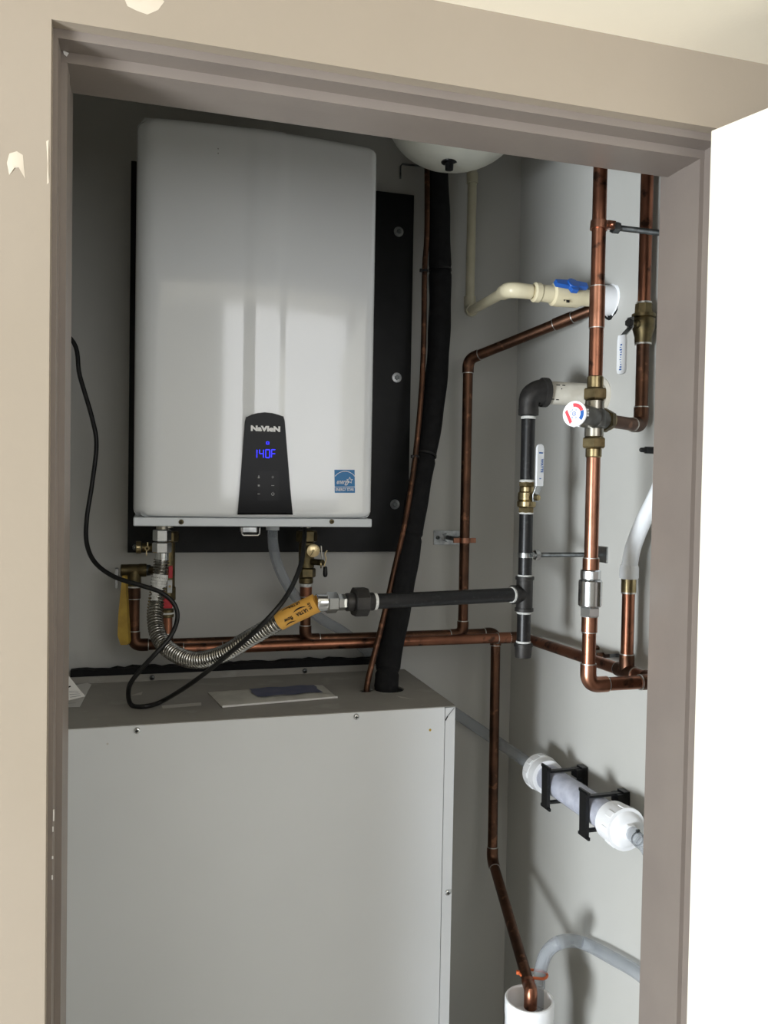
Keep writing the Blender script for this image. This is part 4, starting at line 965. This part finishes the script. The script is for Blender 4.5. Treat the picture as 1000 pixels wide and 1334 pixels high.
# ================================================================== CONDENSATE HOSE, NEUTRALIZER, DRAIN
qh = P(355, 689, 1.60)
hs = [V((qh.x, 1.60, lipb-.004)), P(356, 712, 1.62), P(364, 742, 1.66), P(383, 775, 1.71), P(412, 802, 1.765), P(445, 822, 1.79), P(470, 841, 1.806), P(505, 870, 1.812), P(550, 902, 1.812), P(597, 932, 1.806)]
N_X = .800
na = PX(699, 1003, N_X); nb = PX(819, 1083, N_X); nd = (nb-na).normalized()
hs += [P(640, 961, 1.778), na-nd*.035+V((0, .005, .002)), na-nd*.002]
hsp = spline(hs, 8)
tag(MB().tube(hsp, [.0102+.0028*min(1, 1.4*k/len(hsp)) for k in range(len(hsp))], 16).build('condensate_hose', 'vinyl_clear'), 'clear vinyl hose from the heater underside to the white capped cylinder', 'hose')
nz = thing('condensate_neutralizer', na.lerp(nb, .5), 'clear cylinder of white stone with white end caps clipped to the right wall', 'neutralizer')
NL = (nb-na).length
MB().cyl(na+nd*.02, nb-nd*.02, .0275, 30).build('clear_tube', 'acrylic', nz)
MB().cyl(na+nd*.022, nb-nd*.022, .0262, 30).build('stone_fill', 'marble', nz)
def cap(p, d):
    m = MB(); m.lathe(p, d, [(0, .012), (.001, .024), (.004, .0285), (.0075, .0320), (.008, .0375), (.030, .0368), (.0305, .0362), (.052, .0352), (.0525, .028)], 32)
    o = m.build('end_cap', 'pvc_white', nz, ang=30)
    for k in range(8):
        a = 2*math.pi*k/8; u, w_ = perp(V(d).normalized()); e = u*math.cos(a)+w_*math.sin(a)
        MB().obox(V(p)+V(d)*.018+e*.0368, V(d)*.009, V(d).cross(e)*.006, e*.0012).build('grip_rib', 'pvc_white', o, bevel=.0008)
    MB().lathe(V(p)-V(d)*.012, d, [(0, .010), (.003, .0135), (.013, .0135)], 8).build('hose_barb', 'pvc_white', o)
cap(na, nd); cap(nb, -nd)
for t in (.30, .73):
    c_ = na+nd*(NL*t); ck = MB(); sy = V((0, 1, 0)); sy = nd; nx = V((-1, 0, 0)); nx = (nx-nd*nx.dot(nd)).normalized(); nzv = nd.cross(nx); nzv = nzv if nzv.z > 0 else -nzv
    hw = .0115
    # flat front bar, top and bottom arms reaching back to the wall, back plate
    ck.obox(c_+nx*.0325, nx*.0035, nd*hw, nzv*.040)
    ck.obox(c_+nx*.0325+nzv*.040+nd*0, nx*.002, nd*(hw*1.5), nzv*.0028); ck.obox(c_+nx*.0325-nzv*.040, nx*.002, nd*(hw*1.6), nzv*.0028)
    ck.obox(c_+nzv*.031-nx*.008, nx*.041, nd*hw*.45, nzv*.0022); ck.obox(c_-nzv*.031-nx*.008, nx*.041, nd*hw*.45, nzv*.0022)
    ck.obox(c_-nx*.0485, nx*.006, nd*hw, nzv*.036); ck.obox(c_-nx*.040+nzv*.024, nx*.010, nd*hw, nzv*.008)
    ck.build('wall_clip', 'plastic_black', nz, smooth=False)
dw1 = PX(842, 1277, .842)
hh_ = [nb+nd*.008, nb+nd*.030+V((0, 0, -.004)), nb+nd*.060+V((0, 0, -.012)), V((.815, 1.125, nb.z-.08)), V((.825, 1.113, nb.z-.16)), V((.835, 1.112, dw1.z-.02)), V((.842, 1.128, dw1.z-.055)), V((.842, 1.165, dw1.z-.030)), dw1,
       PX(795, 1247, .840), PX(757, 1228, .835), P(731, 1227, 1.36), P(712, 1241, 1.385), P(703, 1268, 1.392), P(701, 1290, 1.385), P(700, 1312, 1.38)]
tag(MB().tube(spline(hh_, 8), .0122, 16).build('drain_hose', 'vinyl_clear'), 'grey translucent drain hose arching down from the right wall into the cup', 'hose')
wr_ = MB().ring(nb+nd*.026+V((0, 0, -.003)), nd, .0108, .0014, 22, 8); wr_.obox(nb+nd*.026+V((0, 0, .010)), nd*.002, V((.003, 0, 0)), V((0, 0, .003)))
tag(wr_.build('hose_clamp', 'zinc_dull'), 'small steel wire clamp on the hose at the near white end cap', 'hose clamp')
# drain cup on its standpipe
dcup = thing('drain_cup', (cupc.x, D_Y, 0), 'open white plastic drain cup on a standpipe in the lower corner', 'drain')
ro = .0455; zr = cupc.z
MB().lathe((cupc.x, D_Y, zr-.085), (0, 0, 1), [(0, .030), (.004, .034), (.020, .0415), (.030, ro-.001), (.055, ro-.001), (.0555, ro), (.083, ro), (.085, ro-.002), (.085, ro-.005), (.083, ro-.006), (.045, ro-.007), (.044, .012)], 40).build('cup', 'pvc_white', dcup, ang=35)
MB().cyl((cupc.x, D_Y, 0), (cupc.x, D_Y, zr-.078), .0302, 28).build('standpipe', 'pvc_white', dcup)
TT = (r_k2-r_k1).normalized(); pc = P(686, 1268, (r_k1+(r_k2-r_k1)*.955).y)
zt_ = thing('cable_tie', pc, 'orange tie binding the grey hose to the copper discharge pipe', 'cable tie')
hose_c = P(703, 1268, 1.392); TT = V((0, 0, 1)); hx_ = (hose_c-pc); hx_ = hx_-TT*hx_.dot(TT); Lh = hx_.length; hx_.normalize(); hy_ = TT.cross(hx_)
loop = []
for k in range(25):
    a = 2*math.pi*k/24; c_ = pc if math.cos(a) < 0 else pc+hx_*Lh
    loop.append(c_+hx_*math.cos(a)*.0136+hy_*math.sin(a)*.0136)
MB().tube(loop, .0026, 8, cap=False).build('strap', 'tie_orange', zt_)
MB().obox(pc-hx_*.0165, hx_*.0035, hy_*.003, TT*.003).build('tie_head', 'tie_orange', zt_, bevel=.0006)

# ================================================================== POWER CORD
cpts = [V((XLW, 1.70, P(80, 405, 1.70).z)), P(92, 441, 1.69), P(104, 490, 1.68), P(120, 545, 1.67), P(125.5, 580, 1.665), P(120, 630, 1.66), P(113, 675, 1.65), P(113, 708, 1.63), P(124, 733, 1.61), P(148, 751, 1.58), P(178, 761, 1.565), P(208, 771, 1.555), P(226, 786, 1.55), P(231, 805, 1.545), P(222, 829, 1.53), P(202, 852, 1.52), P(182, 874, 1.525), P(168, 895, 1.535)]
bot = PZ(175, 917, A_Z+.006); cpts += [bot+V((-.006, -.002, 0)), PZ(190, 920, A_Z+.006), PZ(214, 912, A_Z+.010), P(255, 886, 1.47), P(300, 850, 1.415), P(340, 815, 1.362), P(372, 778, 1.375), P(391, 738, 1.46), P(396, 705, 1.56), V((P(397, 690, 1.60).x, 1.60, lipb))]
tag(MB().tube(spline(cpts, 8), .0043, 12).build('power_cord', 'rubber_black'), 'black power cord looping over the air handler up to the heater', 'cord')

# ================================================================== PAPERS AND PLASTIC BAG ON THE CABINET
def sheet(name, pts, z, mtl, label, cat, lines=0, lift=0.0, grp=None):
    q = [PZ(x, y, z) for x, y in pts]; root = thing(name, sum(q, V((0,0,0)))/len(q), label, cat, grp)
    q2 = [p+V((0, 0, lift*i/len(q))) for i, p in enumerate(q)]
    s_ = MB().prism(q2, (0, 0, .0006)).build('sheet', mtl, root, smooth=False)
    for k in range(lines):
        t = .15+.7*k/max(1, lines-1); a = q2[0].lerp(q2[-1], t); b = q2[1].lerp(q2[-2], t); a, b = a.lerp(b, .15), a.lerp(b, .85)
        d = (b-a).normalized(); n_ = V((-d.y, d.x, 0))*.0012
        MB().add([a-n_+V((0,0,.0008)), b-n_+V((0,0,.0008)), b+n_+V((0,0,.0008)), a+n_+V((0,0,.0008))], [(0, 1, 2, 3)]).build('printed_line', 'print_grey', s_, smooth=False)
    return root
sheet('paper_sheet', [(60, 922), (104, 921), (119, 892), (114, 890), (60, 899)], A_Z+.0006, 'paper', 'pale folded paper lying under the leaflet on the air handler', 'paper', 1)
lf = thing('paper_leaflet', PZ(88, 905, A_Z+.002), 'creased printed leaflet propped against the left side of the air handler top', 'paper')
q = [P(70, 872, 1.585), P(89, 880, 1.580), P(104, 899, 1.570), P(111, 907, 1.562), P(88, 913, 1.560), P(70, 914, 1.56)]
MB().prism(q, (0, .0007, .0003)).build('sheet', 'paper', lf, smooth=False)
q = [P(88, 897, 1.571)-V((0, .001, 0)), P(103, 900, 1.568)-V((0, .001, 0)), P(110, 907, 1.561)-V((0, .001, 0)), P(90, 912, 1.559)-V((0, .001, 0))]
fo = MB().prism(q, (0, -.0006, 0)).build('folded_flap', 'paper', lf, smooth=False)
for k in range(3):
    a = q[0].lerp(q[3], .25+.25*k)+V((0, -.0008, 0)); b = q[1].lerp(q[2], .25+.25*k)+V((0, -.0008, 0)); strip([a.lerp(b, .1), a.lerp(b, .85)], .0006, 'print_grey', 'printed_line', fo)
a = P(89, 895, 1.572)-V((0, .0008, 0)); strip([a, a+V((.004, 0, .0015))], .0012, 'ink_black', 'printed_line', lf)
bgr = thing('plastic_pouch', PZ(355, 908, A_Z), 'flat crinkled plastic pouch with dark blue print lying on the air handler', 'pouch')
cs = [(270, 902), (420, 893), (439.5, 909.5), (289.5, 922)]; qc = [PZ(x, y, A_Z+.0004) for x, y in cs]
m = MB(); vs = []; NXp, NYp = 22, 8; random.seed(9)
for j in range(NYp+1):
    for i in range(NXp+1):
        u_, v_ = i/NXp, j/NYp; p = qc[0].lerp(qc[1], u_).lerp(qc[3].lerp(qc[2], u_), v_); e = min(u_, 1-u_, v_, 1-v_)
        vs.append(p+V((0, 0, .0008+(0 if e < .01 else .0025+random.uniform(0, .0022)))))
m.add(vs, [(j*(NXp+1)+i, j*(NXp+1)+i+1, (j+1)*(NXp+1)+i+1, (j+1)*(NXp+1)+i) for j in range(NYp) for i in range(NXp)])
bag = m.build('film', 'bag_plastic', bgr)
bp = [(.34, .12), (.50, .06), (.92, .10), (.95, .55), (.90, .72), (.60, .70), (.36, .68), (.30, .35)]
m = MB(); N2 = 16; vs = []
for j in range(5):
    for i in range(N2+1):
        u_ = .33+.57*i/N2+.01*math.sin(j*2.1); v_ = .12+.58*j/4+.03*math.sin(i*.9)
        p = qc[0].lerp(qc[1], u_).lerp(qc[3].lerp(qc[2], u_), v_); vs.append(p+V((0, 0, .0062)))
m.add(vs, [(j*(N2+1)+i, j*(N2+1)+i+1, (j+1)*(N2+1)+i+1, (j+1)*(N2+1)+i) for j in range(4) for i in range(N2)]); m.build('blue_print', 'bag_blue', bag)
strip2 = MB(); a, b = qc[3], qc[2]; strip2.obox((a+b)/2+V((0, -.001, .0025)), (b-a)/2, V((0, .0012, 0)), V((0, 0, .0018))); strip2.build('seal_edge', 'paper', bag, smooth=False)
